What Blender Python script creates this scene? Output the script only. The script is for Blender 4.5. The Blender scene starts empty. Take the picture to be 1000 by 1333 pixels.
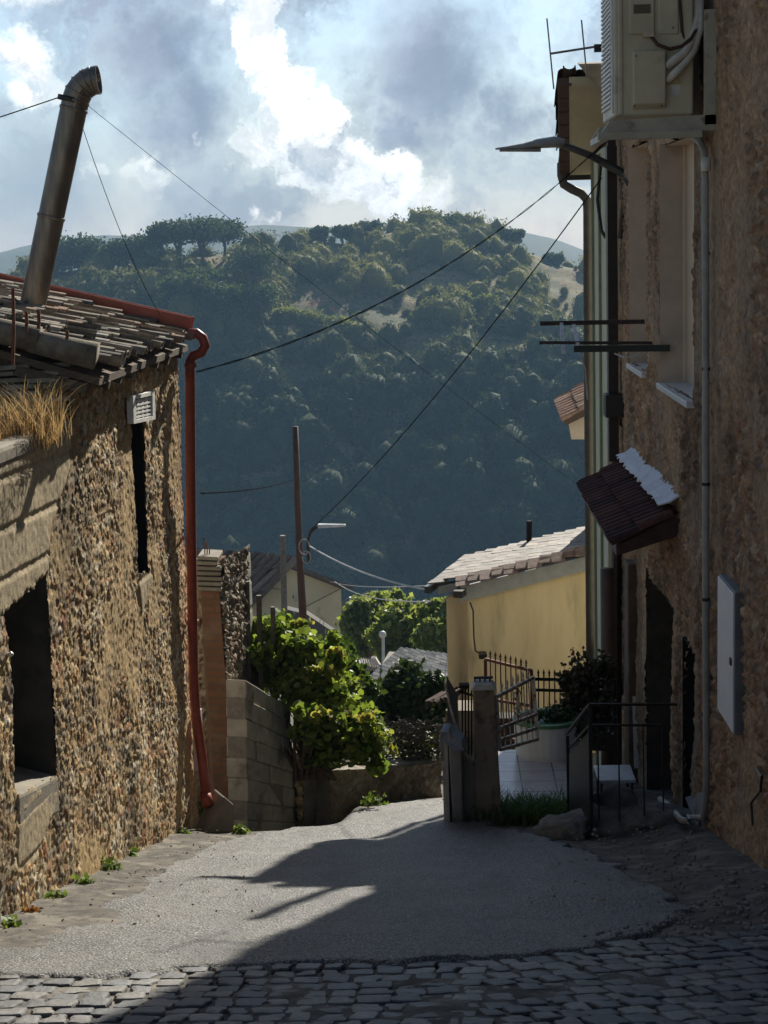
import bpy, math, random
import numpy as np
from mathutils import Vector, Matrix
D=bpy.data; SC=bpy.context.scene; COL=SC.collection
random.seed(7); RNG=np.random.default_rng(7)
R=math.radians
# ------------------------------------------------------------ camera
F=2333.; PS=R(1.69); PT=R(8.7); RO=R(1.5)
_f=np.array([-math.sin(PS)*math.cos(PT),math.cos(PS)*math.cos(PT),-math.sin(PT)])
_r0=np.array([math.cos(PS),math.sin(PS),0.]); _u0=np.cross(_r0,_f)
_r=_r0*math.cos(RO)-_u0*math.sin(RO); _u=_u0*math.cos(RO)+_r0*math.sin(RO)
cam=D.cameras.new('camera'); cam.sensor_fit='VERTICAL'; cam.sensor_height=24; cam.lens=24*F/1333
cam.clip_start=.1; cam.clip_end=20000
co=D.objects.new('camera',cam); COL.objects.link(co)
m=Matrix.Identity(4)
for i in range(3): m[i][0]=_r[i]; m[i][1]=_u[i]; m[i][2]=-_f[i]
co.matrix_world=m; SC.camera=co
def ray(px,py): return _f*F+_r*(px-500)-_u*(py-666.5)
def P(px,py,d): v=ray(px,py); return Vector(v*(d/v[1]))
def PX(px,py,X): v=ray(px,py); return Vector(v*(X/v[0]))
def G(px,py,s=.235,h=1.6): v=ray(px,py); return Vector(v*(-h/(v[2]+s*v[1])))
LX0,LY0,LS=-2.63,10.03,.0703
def LW(px,py,off=0.):
    v=ray(px,py); t=(LX0+off-LS*LY0)/(v[0]-LS*v[1]); return Vector(v*t)
XR=2.15
# ------------------------------------------------------------ light
SUN=Vector((2.5,8.3,5.34)).normalized()
sl=D.lights.new('sun','SUN'); sl.energy=5.0; sl.angle=R(.5); sl.color=(1,.93,.8)
so=D.objects.new('sun',sl); COL.objects.link(so); so.rotation_euler=SUN.to_track_quat('Z','Y').to_euler(); so.location=(0,0,60)
V=SC.view_settings; V.view_transform='Standard'; V.look='None'; V.exposure=0.52; V.gamma=1; V.use_curve_mapping=False
SC.cycles.max_bounces=6; SC.cycles.volume_bounces=0; SC.cycles.use_denoising=True
# ------------------------------------------------------------ node helper
class NT:
    def __init__(s,tree): s.t=tree; s.n=tree.nodes; s.l=tree.links
    def node(s,ty,**kw):
        n=s.n.new(ty)
        for k,v in kw.items():
            if k.startswith('i_'):
                n.inputs[k[2:].replace('_',' ')].default_value=v
            else: setattr(n,k,v)
        return n
    def link(s,a,b): s.l.new(a,b)
    def setin(s,sock,v):
        if hasattr(v,'is_linked') : s.l.new(v,sock)
        else: sock.default_value=v
    def math(s,op,a,b=0.,c=None,clamp=False):
        n=s.n.new('ShaderNodeMath'); n.operation=op; n.use_clamp=clamp
        s.setin(n.inputs[0],a); s.setin(n.inputs[1],b)
        if c is not None: s.setin(n.inputs[2],c)
        return n.outputs[0]
    def vmath(s,op,a,b=None,out=0):
        n=s.n.new('ShaderNodeVectorMath'); n.operation=op; s.setin(n.inputs[0],a)
        if b is not None: s.setin(n.inputs[1],b)
        return n.outputs[out]
    def mix(s,f,a,b,mode='MIX'):
        n=s.n.new('ShaderNodeMix'); n.data_type='RGBA'; n.blend_type=mode; n.clamp_result=False
        s.setin(n.inputs[0],f)
        for k,v in ((6,a),(7,b)):
            s.setin(n.inputs[k],(tuple(v)+(1,))[:4] if isinstance(v,(tuple,list)) else v)
        return n.outputs[2]
    def ramp(s,f,lo,hi):
        n=s.n.new('ShaderNodeMapRange'); n.interpolation_type='SMOOTHSTEP'; n.clamp=True
        s.setin(n.inputs[0],f); n.inputs[1].default_value=lo; n.inputs[2].default_value=hi
        return n.outputs[0]
    def noise(s,vec,scale,detail=4,rough=.55,dist=0,out=0):
        n=s.n.new('ShaderNodeTexNoise'); n.inputs['Scale'].default_value=scale; n.inputs['Detail'].default_value=detail
        n.inputs['Roughness'].default_value=rough; n.inputs['Distortion'].default_value=dist
        s.setin(n.inputs['Vector'],vec); return n.outputs[out]
# ------------------------------------------------------------ world: sky + clouds
W=D.worlds.new('World'); SC.world=W; W.use_nodes=True
w=NT(W.node_tree); w.n.clear()
outw=w.node('ShaderNodeOutputWorld')
sky=w.node('ShaderNodeTexSky'); sky.sky_type='NISHITA'; sky.sun_disc=False
sky.sun_elevation=math.asin(SUN.z); sky.sun_rotation=math.atan2(SUN.x,SUN.y); sky.altitude=800; sky.dust_density=.2; sky.air_density=1.3
tc=w.node('ShaderNodeTexCoord'); dirv=w.vmath('NORMALIZE',tc.outputs['Generated'])
nz=w.noise(dirv,14,9,.62,0,1)
warp=w.vmath('ADD',dirv,w.vmath('MULTIPLY',w.vmath('SUBTRACT',nz,(.5,.5,.5)),(.075,.075,.075)))
nz2=w.noise(dirv,60,8,.68,0,1)
warp=w.vmath('ADD',warp,w.vmath('MULTIPLY',w.vmath('SUBTRACT',nz2,(.5,.5,.5)),(.034,.034,.034)))
def blob(px,py,rad,soft=.5,wt=1.):
    c=Vector(ray(px,py)).normalized(); rr=rad/F
    dist=w.vmath('DISTANCE',warp,tuple(c),out=1)
    n=w.n.new('ShaderNodeMapRange'); n.interpolation_type='SMOOTHSTEP'; n.clamp=True
    w.setin(n.inputs[0],dist); n.inputs[1].default_value=rr; n.inputs[2].default_value=rr*(1-soft)
    n.inputs[3].default_value=0; n.inputs[4].default_value=wt
    return n.outputs[0]
def union(lst):
    o=lst[0]
    for b in lst[1:]: o=w.math('MAXIMUM',o,b)
    return o
WB=[]
_b=blob
def blob(px,py,rad,soft=.32,wt=1.):
    WB.append((px,py,rad)); return _b(px,py,rad,soft,wt)
white=union([blob(330,-10,50),blob(345,50,44),blob(368,95,44),blob(385,140,46),blob(350,185,44),blob(395,195,62),blob(445,225,52),blob(495,255,52),
  blob(560,262,40,.7),blob(350,280,18,.9,.8),blob(20,60,50,.7),blob(15,115,45,.8),blob(62,105,36,.8),blob(130,215,28,.8),blob(205,222,36,.8),blob(255,182,12,.9,.5),blob(300,222,15,.9,.6),
  blob(700,-120,90),blob(300,-120,120),blob(60,-60,60,.9)])
blob=_b
halo=union([_b(a,b_,c*1.75,.95) for a,b_,c in WB if c>30])
grey=union([blob(200,60,125,.8),blob(120,20,60,.8),blob(560,90,150,.8),blob(520,180,80,.7),blob(650,150,90,.9),blob(240,150,120,.9),blob(60,240,150,.9,.7),blob(250,265,110,.9,.8),blob(450,205,22,.8,.8)])
fb=w.noise(dirv,18,8,.62)
blue=w.mix(w.ramp(w.noise(dirv,5,4,.5),.3,.7),(.28,.45,.76),(.46,.60,.84))
greyc=w.mix(w.ramp(fb,.36,.64),(.33,.40,.58),(.62,.70,.90))
base=w.mix(w.math('MULTIPLY',grey,w.ramp(fb,.2,.5)),blue,greyc)
lump=w.ramp(w.noise(warp,11,9,.58),.40,.62)
base=w.mix(w.math('MULTIPLY',lump,.75),base,w.mix(w.ramp(w.noise(warp,24,9,.6),.35,.65),(.34,.41,.58),(.62,.71,.92)))
lightf=w.math('MULTIPLY',w.ramp(w.noise(warp,9,8,.6),.54,.74),.5)
base=w.mix(lightf,base,(.86,.91,.97))
base=w.mix(w.math('MULTIPLY',halo,w.math('ADD',w.math('MULTIPLY',w.ramp(w.noise(warp,20,9,.6),.35,.65),.45),.25)),base,(.92,.96,1.02))
wt_=w.mix(w.ramp(w.noise(warp,26,9,.6),.38,.62),(2.7,2.65,2.55),(1.5,1.52,1.56))
cl=w.mix(w.math('MULTIPLY',white,w.ramp(w.noise(warp,34,9,.62),.22,.52)),base,wt_)
# clouds are brightest round the sun's side of the sky, darker behind and overhead
sd=w.vmath('DOT_PRODUCT',dirv,(0.2,.98,0.),out=1)
k=w.math('ADD',w.math('MULTIPLY',w.ramp(sd,.35,.95),.885),.115)
cl=w.mix(1.,cl,w.node('ShaderNodeCombineColor').outputs[0],'MULTIPLY')
mul=w.n[-1] if False else cl.node
cc=[n for n in w.n if n.bl_idname=='ShaderNodeCombineColor'][0]
for i in range(3): w.link(k,cc.inputs[i])
b1=w.node('ShaderNodeBackground'); b1.inputs[1].default_value=.05; 
cov_=w.math('MAXIMUM',w.math('MAXIMUM',w.math('MULTIPLY',grey,w.ramp(fb,.15,.45)),white),w.math('MULTIPLY',lump,.8))
w.link(w.mix(w.math('MULTIPLY',cov_,.88),sky.outputs[0],(0,0,0)),b1.inputs[0])
b2=w.node('ShaderNodeBackground'); b2.inputs[1].default_value=.46; w.link(cl,b2.inputs[0])
ad=w.node('ShaderNodeAddShader'); w.link(b1.outputs[0],ad.inputs[0]); w.link(b2.outputs[0],ad.inputs[1]); w.link(ad.outputs[0],outw.inputs[0])
# ------------------------------------------------------------ materials
MATS={}
def M(name,c1,c2=None,scale=6.,rough=.8,bump=.0,bscale=None,metal=0.,c3=None,s3=1.5,t3=(.5,.62),attr=False,stretch=None,spec=.5,transl=0.,bdist=.01):
    if name in MATS: return MATS[name]
    mt=D.materials.new(name); mt.use_nodes=True; t=NT(mt.node_tree); t.n.clear()
    o=t.node('ShaderNodeOutputMaterial'); b=t.node('ShaderNodeBsdfPrincipled')
    b.inputs['Roughness'].default_value=rough; b.inputs['Metallic'].default_value=metal; b.inputs['Specular IOR Level'].default_value=spec
    g=t.node('ShaderNodeTexCoord').outputs['Object']
    if stretch:
        g=t.vmath('MULTIPLY',g,stretch)
    c2=c2 or tuple(x*.7 for x in c1)
    col=t.mix(t.ramp(t.noise(g,scale,7,.62),.32,.68),c1,c2)
    if attr:
        a=t.node('ShaderNodeAttribute',attribute_name='Col')
        col=t.mix(1.,a.outputs[0],t.mix(t.ramp(t.noise(g,scale,7,.65),.3,.7),(1.25,1.22,1.2),(.62,.62,.64)),'MULTIPLY')
    if c3: col=t.mix(t.ramp(t.noise(g,s3,6,.65),*t3),col,c3)
    t.link(col,b.inputs['Base Color'])
    if bump:
        bn=t.node('ShaderNodeBump'); bn.inputs['Strength'].default_value=bump; bn.inputs['Distance'].default_value=bdist
        t.link(t.noise(g,bscale or scale*4,6,.7),bn.inputs['Height']); t.link(bn.outputs[0],b.inputs['Normal'])
    if transl:
        tr=t.node('ShaderNodeBsdfTranslucent'); t.link(t.mix(1.,col,(1.5,1.7,.7),'MULTIPLY'),tr.inputs[0])
        mx=t.node('ShaderNodeMixShader'); mx.inputs[0].default_value=transl
        t.link(b.outputs[0],mx.inputs[1]); t.link(tr.outputs[0],mx.inputs[2]); t.link(mx.outputs[0],o.inputs[0])
    else: t.link(b.outputs[0],o.inputs[0])
    MATS[name]=mt; return mt
# ------------------------------------------------------------ object helpers
def wloc(p):
    v=Vector((0,0,0))
    while p: v+=p.location; p=p.parent
    return v
def tag(o,label=None,cat=None,group=None,kind=None):
    if label: o['label']=label
    if cat: o['category']=cat
    if group: o['group']=group
    if kind: o['kind']=kind
    return o
def thing(name,label,cat,loc,group=None):
    o=D.objects.new(name,None); COL.objects.link(o); o.location=Vector(loc); o.empty_display_size=.2
    return tag(o,label,cat,group)
def mesh_np(name,verts,faces,mat,parent=None,smooth=False,col=None,loops=None):
    """verts Nx3, faces list or MxK array, world coordinates"""
    verts=np.asarray(verts,dtype=np.float64)
    off=np.array(wloc(parent)) if parent else np.array([verts[:,0].mean(),verts[:,1].mean(),verts[:,2].min()])
    me=D.meshes.new(name)
    v=(verts-off)
    if isinstance(faces,np.ndarray):
        n,kk=faces.shape
        me.vertices.add(len(v)); me.vertices.foreach_set('co',v.astype(np.float32).ravel())
        me.loops.add(n*kk); me.loops.foreach_set('vertex_index',faces.astype(np.int32).ravel())
        me.polygons.add(n); me.polygons.foreach_set('loop_start',np.arange(0,n*kk,kk,dtype=np.int32))
        me.polygons.foreach_set('loop_total',np.full(n,kk,dtype=np.int32))
        me.update(calc_edges=True); me.validate()
    else:
        me.from_pydata([tuple(x) for x in v],[],faces); me.update()
    if smooth: me.polygons.foreach_set('use_smooth',[True]*len(me.polygons))
    if col is not None:
        a=me.color_attributes.new('Col','FLOAT_COLOR','POINT')
        cc=np.ones((len(v),4),dtype=np.float32); cc[:,:3]=col; a.data.foreach_set('color',cc.ravel())
    me.materials.append(mat)
    o=D.objects.new(name,me); COL.objects.link(o)
    if parent: o.parent=parent
    else: o.location=Vector(off)
    return o
class MB:
    def __init__(s): s.v=[]; s.f=[]; s.pc=[]
    def add(s,vs,fs):
        b=len(s.v); s.v+= [tuple(x) for x in vs]; b2=len(s.f); s.f+=[tuple(i+b for i in f) for f in fs]; s.pc.append((b,len(s.v),b2,len(s.f))); return s
    def box(s,a,b):
        x0,y0,z0=a; x1,y1,z1=b
        return s.hexa([(x0,y0,z0),(x1,y0,z0),(x1,y1,z0),(x0,y1,z0)],[(x0,y0,z1),(x1,y0,z1),(x1,y1,z1),(x0,y1,z1)])
    def hexa(s,bot,top):
        return s.add(list(bot)+list(top),[(3,2,1,0),(4,5,6,7),(0,1,5,4),(1,2,6,5),(2,3,7,6),(3,0,4,7)])
    def prism(s,pts,ext):
        n=len(pts); e=Vector(ext); p=[Vector(x) for x in pts]
        return s.add(p+[x+e for x in p],[tuple(range(n))[::-1],tuple(range(n,2*n))]+[(i,(i+1)%n,(i+1)%n+n,i+n) for i in range(n)])
    def poly(s,pts): return s.add(pts,[tuple(range(len(pts)))])
    def tube(s,pts,r,n=8,cap=True,closed=False):
        pts=[Vector(p) for p in pts]; rs=r if isinstance(r,(list,tuple)) else [r]*len(pts)
        rings=[]; prev=None
        for i,p in enumerate(pts):
            a=pts[max(i-1,0)]; b=pts[min(i+1,len(pts)-1)]; t=(b-a).normalized()
            if prev is None:
                x=t.cross(Vector((0,0,1)) if abs(t.z)<.9 else Vector((1,0,0))).normalized()
            else: x=(prev-t*prev.dot(t)).normalized()
            prev=x; y=t.cross(x)
            rings.append([p+(x*math.cos(2*math.pi*k/n)+y*math.sin(2*math.pi*k/n))*rs[i] for k in range(n)])
        vs=[q for rg in rings for q in rg]; fs=[]
        for i in range(len(pts)-1):
            for k in range(n): fs.append((i*n+k,i*n+(k+1)%n,(i+1)*n+(k+1)%n,(i+1)*n+k))
        if cap: fs+= [tuple(range(n))[::-1],tuple(range((len(pts)-1)*n,len(pts)*n))]
        return s.add(vs,fs)
    def bar(s,a,b,w,h,up=(0,0,1)):
        a=Vector(a); b=Vector(b); t=(b-a).normalized(); x=t.cross(Vector(up)).normalized()*(w/2); y=x.cross(t).normalized()*(h/2)
        return s.hexa([a-x-y,a+x-y,a+x+y,a-x+y],[b-x-y,b+x-y,b+x+y,b-x+y])
    def lathe(s,c,prof,n=16,axis='z'):
        c=Vector(c); vs=[]; fs=[]
        for r,z in prof:
            for k in range(n): a=2*math.pi*k/n; vs.append(c+Vector((r*math.cos(a),r*math.sin(a),z)))
        for i in range(len(prof)-1):
            for k in range(n): fs.append((i*n+k,i*n+(k+1)%n,(i+1)*n+(k+1)%n,(i+1)*n+k))
        fs+=[tuple(range(n))[::-1],tuple(range((len(prof)-1)*n,len(prof)*n))]
        return s.add(vs,fs)
    def each(s,name,mat,parent=None,smooth=False,bevel=0.):
        for (v0,v1,f0,f1) in s.pc:
            m_=MB(); m_.v=s.v[v0:v1]; m_.f=[tuple(i-v0 for i in f) for f in s.f[f0:f1]]; o=m_.build(name,mat,parent,smooth,bevel)
        return o
    def build(s,name,mat,parent=None,smooth=False,bevel=0.,seg=2,tagv=None):
        o=mesh_np(name,np.array(s.v),s.f,mat,parent,smooth)
        if bevel:
            b=o.modifiers.new('bevel','BEVEL'); b.width=bevel; b.segments=seg; b.limit_method='ANGLE'; b.angle_limit=R(40)
        if tagv: tag(o,*tagv)
        return o
# ------------------------------------------------------------ noise in numpy
def _h(i,j,seed):
    n=(i*374761393+j*668265263+seed*2147483647)&0xffffffff
    n=((n^(n>>13))*1274126177)&0xffffffff
    return ((n^(n>>16))&0xffffff)/float(0xffffff)
def vnoise(x,y,seed=0):
    xi=np.floor(x).astype(np.int64); yi=np.floor(y).astype(np.int64); fx=x-xi; fy=y-yi
    fx=fx*fx*(3-2*fx); fy=fy*fy*(3-2*fy)
    a=_h(xi,yi,seed); b=_h(xi+1,yi,seed); c=_h(xi,yi+1,seed); d=_h(xi+1,yi+1,seed)
    return (a*(1-fx)+b*fx)*(1-fy)+(c*(1-fx)+d*fx)*fy
def fbm(x,y,seed=0,octv=5):
    s=0.; a=.5; t=0.
    for k in range(octv):
        s=s+a*vnoise(x,y,seed+k*17); t+=a; x=x*2.03+5.2; y=y*2.03+1.7; a*=.5
    return s/t
def voro(x,y,seed=0):
    xi=np.floor(x).astype(np.int64); yi=np.floor(y).astype(np.int64)
    f1=np.full(x.shape,9.); f2=f1.copy(); idc=np.zeros(x.shape); id2=np.zeros(x.shape)
    for dx in (-1,0,1):
        for dy in (-1,0,1):
            cx=xi+dx; cy=yi+dy
            px=cx+.15+.7*_h(cx,cy,seed); py=cy+.15+.7*_h(cx,cy,seed+101)
            d=np.sqrt((px-x)**2+(py-y)**2); h=_h(cx,cy,seed+211); h2=_h(cx,cy,seed+307)
            c=d<f1; f2=np.where(c,f1,np.minimum(f2,d)); idc=np.where(c,h,idc); id2=np.where(c,h2,id2); f1=np.where(c,d,f1)
    return f1,f2,idc,id2
def sstep(a,b,x): t=np.clip((x-a)/(b-a),0,1); return t*t*(3-2*t)
def inpoly(x,y,poly):
    c=np.zeros(x.shape,bool); n=len(poly)
    for i in range(n):
        x0,y0=poly[i]; x1,y1=poly[(i+1)%n]
        cond=((y0>y)!=(y1>y))&(x<(x1-x0)*(y-y0)/((y1-y0)+1e-12)+x0); c^=cond
    return c
def pal(idc,cols):
    cols=np.array(cols); n=len(cols); k=np.clip((idc*n).astype(int),0,n-1); return cols[k]
# ------------------------------------------------------------ ground
def zg(x,y):
    x=np.asarray(x,float); y=np.asarray(y,float)
    z=np.where(y<0,-1.6-.05*y,np.where(y<62,-1.6-.235*y,-16.17-(y-62)*.2))
    return np.maximum(z,-70.)
def zgs(x,y): return float(zg(x,y))
m_dirt=M('dirt',(.16,.145,.12),(.07,.065,.06),8,.95,.6,60,c3=(.22,.2,.17),s3=3,t3=(.52,.6),bdist=.02)
xs=np.concatenate([np.linspace(-160,-12,18),np.linspace(-10,-3.6,10),np.arange(-3.4,3.4,.05),np.linspace(3.6,10,10),np.linspace(12,160,18)])
ys=np.concatenate([np.linspace(-30,3.5,10),np.arange(4,20,.06),np.linspace(20.5,60,40),np.linspace(65,330,30)])
X,Y=np.meshgrid(xs,ys); nearm=((np.abs(X)<3.5)&(Y>3.9)&(Y<20.4))
Z=zg(X,Y)+nearm*((fbm(X*3,Y*3,3)-.5)*.05+(fbm(X*14,Y*14,5,3)-.5)*.025)
Z+=((np.abs(X)<3.5)&(Y>3.9)&(Y<8.3))*.012
dip=lambda X,Y: -.24*sstep(-.85,-1.15,X)*sstep(15.2,16.6,Y)*sstep(19.5,18.3,Y)
Z+=dip(X,Y)
# raised dirt shoulders along both walls
Z+=nearm*(sstep(-1.6,-2.5,X)*.06*sstep(8,10,Y)+sstep(1.3,2.1,X)*.10*sstep(9.5,11,Y))
def gridfaces(nx,ny):
    i=np.arange(nx-1)[None,:]+np.arange(ny-1)[:,None]*nx
    return np.stack([i,i+1,i+1+nx,i+nx],-1).reshape(-1,4)
g=mesh_np('ground',np.stack([X,Y,Z],-1).reshape(-1,3),gridfaces(len(xs),len(ys)),m_dirt,smooth=True); tag(g,kind='structure')
# asphalt
m_asph=D.materials.new('asphalt'); m_asph.use_nodes=True; t=NT(m_asph.node_tree); bs=t.n['Principled BSDF']
gc=t.node('ShaderNodeTexCoord').outputs['Object']
vn=t.node('ShaderNodeTexVoronoi'); vn.inputs['Scale'].default_value=62; t.link(gc,vn.inputs['Vector'])
stone=t.mix(t.ramp(vn.outputs['Distance'],.15,.6),(.26,.25,.24),(.06,.06,.063))
stone=t.mix(t.ramp(t.noise(gc,80,3,.6),.60,.66),stone,(.60,.59,.56))
stone=t.mix(t.ramp(t.noise(gc,2.2,6,.6),.42,.66),stone,t.mix(.35,stone,(.21,.205,.19)))
stone=t.mix(t.math('MULTIPLY',t.ramp(t.noise(t.vmath('MULTIPLY',gc,(2.2,.3,1)),1.1,5,.6),.48,.66),.6),stone,(.07,.07,.07))
vc=t.node('ShaderNodeTexVoronoi',feature='DISTANCE_TO_EDGE'); vc.inputs['Scale'].default_value=.9; t.link(t.vmath('ADD',gc,t.vmath('MULTIPLY',t.noise(gc,2.5,6,.7,0,1),(.9,.9,.9))),vc.inputs['Vector'])
stone=t.mix(t.math('MULTIPLY',t.ramp(vc.outputs['Distance'],.008,.0),t.ramp(t.noise(gc,.8,3),.45,.55)),stone,(.02,.02,.02))
t.link(stone,bs.inputs['Base Color']); bs.inputs['Roughness'].default_value=.55; bs.inputs['Specular IOR Level'].default_value=.4
bn=t.node('ShaderNodeBump'); bn.inputs['Strength'].default_value=.9; bn.inputs['Distance'].default_value=.012
t.link(t.math('ADD',t.noise(gc,70,5,.75),t.math('MULTIPLY',vn.outputs['Distance'],-.7)),bn.inputs['Height']); t.link(bn.outputs[0],bs.inputs['Normal'])
AP=[(-60,1272),(60,1278),(140,1281),(220,1268),(330,1263),(430,1256),(470,1262),(560,1258),(640,1256),(700,1250),(760,1240),(830,1224),(890,1207),(904,1192),(880,1178),(862,1165),(838,1150),(800,1130),(760,1112),(700,1092),(640,1078),(700,1040),(572,1043),(520,1048),(470,1056),(440,1065),(400,1078),(330,1092),(280,1102),(250,1116),(200,1142),(160,1170),(110,1198),(60,1218),(-60,1238)]
AW=[tuple(G(*p)[:2]) for p in AP]
xs=np.arange(-3.0,2.6,.022); ys=np.arange(7.9,18.8,.03); X,Y=np.meshgrid(xs,ys)
jx=(fbm(X*5,Y*5,31)-.5)*.26+(fbm(X*22,Y*22,33,3)-.5)*.10; jy=(fbm(X*5+9,Y*5,37)-.5)*.22+(fbm(X*22,Y*22,35,3)-.5)*.12
ins=inpoly(X+jx,Y+jy,AW)
soft=ins.astype(float)
for _ in range(2):
    q=np.pad(soft,1,mode='edge'); soft=(q[1:-1,1:-1]*2+q[:-2,1:-1]+q[2:,1:-1]+q[1:-1,:-2]+q[1:-1,2:])/6
jag=1
Z=zg(X,Y)+dip(X,Y)-.02+.058*sstep(.1,.95,soft)+(fbm(X*1.3,Y*1.3,9)-.5)*.05+(fbm(X*25,Y*25,12,3)-.5)*.012
fc=gridfaces(len(xs),len(ys)); keep=(soft.reshape(-1)[fc].max(1)>.3)
fc=fc[keep]; used=np.unique(fc); mp=np.zeros(X.size,int); mp[used]=np.arange(len(used))
g=mesh_np('road',np.stack([X,Y,Z],-1).reshape(-1,3)[used],mp[fc],m_asph,smooth=True); tag(g,kind='structure')
# cobbles (one paving)
m_cob=M('cobble',(1,1,1),rough=.55,attr=True,scale=9,bump=.7,bscale=40,spec=.5,bdist=.012)
vs=[];fs=[];cs=[]
prof=[(0,0,-.06),(.0,.0,.55)]
row=0; yy=4.3
asph_front=[(p[0],p[1]) for p in AW]
while yy<10.8:
    dl=random.uniform(.155,.20); xx=-3.2+random.uniform(-.1,.1)
    while xx<3.0:
        wd=random.uniform(.10,.17)
        # rows fan: on the right they climb towards the far side
        sh=.30*max(0,xx-.1)+.02*math.sin(xx*3+yy)
        cx=xx+wd/2; cy=yy+dl/2+sh
        ok=not bool(inpoly(np.array([cx]),np.array([cy-.02]),AW)[0]) 
        lim=8.75+max(0,cx-.6)*.62 + (.02 if cx>-.3 else -.05)
        if ok and cy<lim:
            gx=.006; ang=random.uniform(-.05,.05)+(.28 if xx>.1 else 0)
            n=5; tilt=(random.uniform(-.03,.03),random.uniform(-.03,.03)); hh=random.uniform(-.014,-.003)
            b=len(vs); colr=random.choice([(.10,.105,.115),(.14,.14,.14),(.17,.165,.15),(.09,.10,.11),(.19,.185,.17),(.12,.12,.12),(.07,.075,.085)]); f_=random.uniform(.75,1.15)
            cor=[(random.uniform(-.016,.014),random.uniform(-.022,.016)) for _ in range(4)]
            for ring,(ins_,zz) in enumerate([(0,-.05),(0.001,.022),(.006,.030),(.025,.033)]):
                for k in range(12):
                    a=2*math.pi*k/12+math.pi/12
                    ca,sa=math.cos(a),math.sin(a); p=9.0
                    rr=(abs(ca)**p+abs(sa)**p)**(-1/p)
                    q=(0 if ca<0 else 1)+(0 if sa<0 else 2)
                    lx=ca*rr*(wd/2-gx-ins_)+cor[q][0]; ly=sa*rr*(dl/2-gx-ins_)+cor[q][1]
                    X_=cx+lx*math.cos(ang)-ly*math.sin(ang); Y_=cy+lx*math.sin(ang)+ly*math.cos(ang)
                    vs.append((X_,Y_,zgs(X_,Y_)+zz+hh+tilt[0]*lx+tilt[1]*ly)); cs.append([c*f_ for c in colr])
            vs.append((cx,cy,zgs(cx,cy)+.033+hh)); cs.append([c*f_ for c in colr])
            for rg in range(3):
                for k in range(12): fs.append((b+rg*12+k,b+rg*12+(k+1)%12,b+(rg+1)*12+(k+1)%12,b+(rg+1)*12+k))
            for k in range(12): fs.append((b+36+k,b+36+(k+1)%12,b+48))
        xx+=wd
    yy+=dl
g=mesh_np('cobblestone_pavement',np.array(vs),fs,m_cob,col=np.array(cs),smooth=False); tag(g,kind='structure')
# ------------------------------------------------------------ stone wall surfaces
def wall_surface(name,parent,org,ud,U0,U1,V0,V1,res,nrm,mat,holes=(),scale=(9,11),amp=.03,palette=None,mortar=(.25,.21,.16),seed=1,topf=None,botf=None,smoothmask=None,smoothcol=(.3,.27,.22),cov=(.03,.16),patch=0.,big=.03,zone=0):
    us=np.arange(U0,U1+res*.5,res); vv=np.arange(V0,V1+res*.5,res); U,Vv=np.meshgrid(us,vv)
    wx=(fbm(U*7,Vv*7,seed+3)-.5)*.22; wy=(fbm(U*7+4,Vv*7,seed+5)-.5)*.22
    f1,f2,a,b=voro((U+wx)*scale[0],(Vv+wy)*scale[1],seed)
    f1b,f2b,a2,b2=voro((U+wx)*scale[0]*2.3,(Vv+wy)*scale[1]*2.3,seed+50)
    if zone:
        g1,g2,ga,gb=voro((U+wx*1.4)*scale[0]*zone,(Vv+wy*1.4)*scale[1]*zone,seed+90)
        zm=fbm(U*1.3+3,Vv*.9+8,seed+91,4)>.5
        f1=np.where(zm,g1/zone**.5,f1); f2=np.where(zm,g2/zone**.5,f2); a=np.where(zm,ga,a); b=np.where(zm,gb,b)
    e=sstep(cov[0],cov[1],f2-f1); e2=sstep(.05,.3,f2b-f1b)
    pm=sstep(.5,.62,fbm(U*1.1,Vv*1.1,seed+9,4)+patch)       # rendered-over patches
    hgt=(e*(.35+.65*b)+.4*e2*b2)*(1-.85*pm)+.5*pm
    hgt=hgt*amp+(fbm(U*2,Vv*2,seed+11)-.5)*big+(fbm(U*34,Vv*34,seed+13,4)-.5)*amp*1.1
    col=pal(a,palette)*(.7+.6*b2)[...,None]
    mo=np.array(mortar)*(.7+.6*fbm(U*8,Vv*8,seed+15))[...,None]
    col=mo*(1-e[...,None])+col*e[...,None]
    col=col*(1-pm[...,None]*.8)+mo*1.15*pm[...,None]*.8
    col=col*(1-.45*sstep(.5,.72,fbm(U*1.6+7,Vv*.55+3,seed+71,5)))[...,None]*(.82+.36*fbm(U*45,Vv*45,seed+72,2))[...,None]
    if smoothmask is not None:
        sm=smoothmask(U,Vv)[...,None]; hs=.02+(fbm(U*3,Vv*3,seed+21)-.5)*.012+(fbm(U*26,Vv*26,seed+22,4)-.5)*.008-.012*sstep(.955,.99,np.abs(np.sin(Vv*math.pi/.30+U*.2)))
        hgt=hgt*(1-sm[...,0])+hs*sm[...,0]
        sc=np.array(smoothcol)*(.75+.5*fbm(U*5,Vv*5,seed+23))[...,None]; col=col*(1-sm)+sc*sm
    org=np.array(org); ud=np.array(ud); nr=np.array(nrm)
    pts=org+U[...,None]*ud+Vv[...,None]*np.array([0,0,1.])+hgt[...,None]*nr
    fc=gridfaces(len(us),len(vv)); cu=U.reshape(-1)[fc].mean(1); cv=Vv.reshape(-1)[fc].mean(1)
    jit=(fbm(cu*9,cv*9,seed+31)-.5)*.05
    keep=np.ones(len(fc),bool)
    for h in holes: keep&=~inpoly(cu+jit,cv+jit,h)
    if topf is not None: keep&=(cv<topf(cu)+jit)
    if botf is not None: keep&=(cv>botf(cu))
    fc=fc[keep]; used=np.unique(fc); mp=np.zeros(U.size,int); mp[used]=np.arange(len(used))
    return mesh_np(name,pts.reshape(-1,3)[used],mp[fc],mat,parent,smooth=True,col=col.reshape(-1,3)[used])
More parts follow.
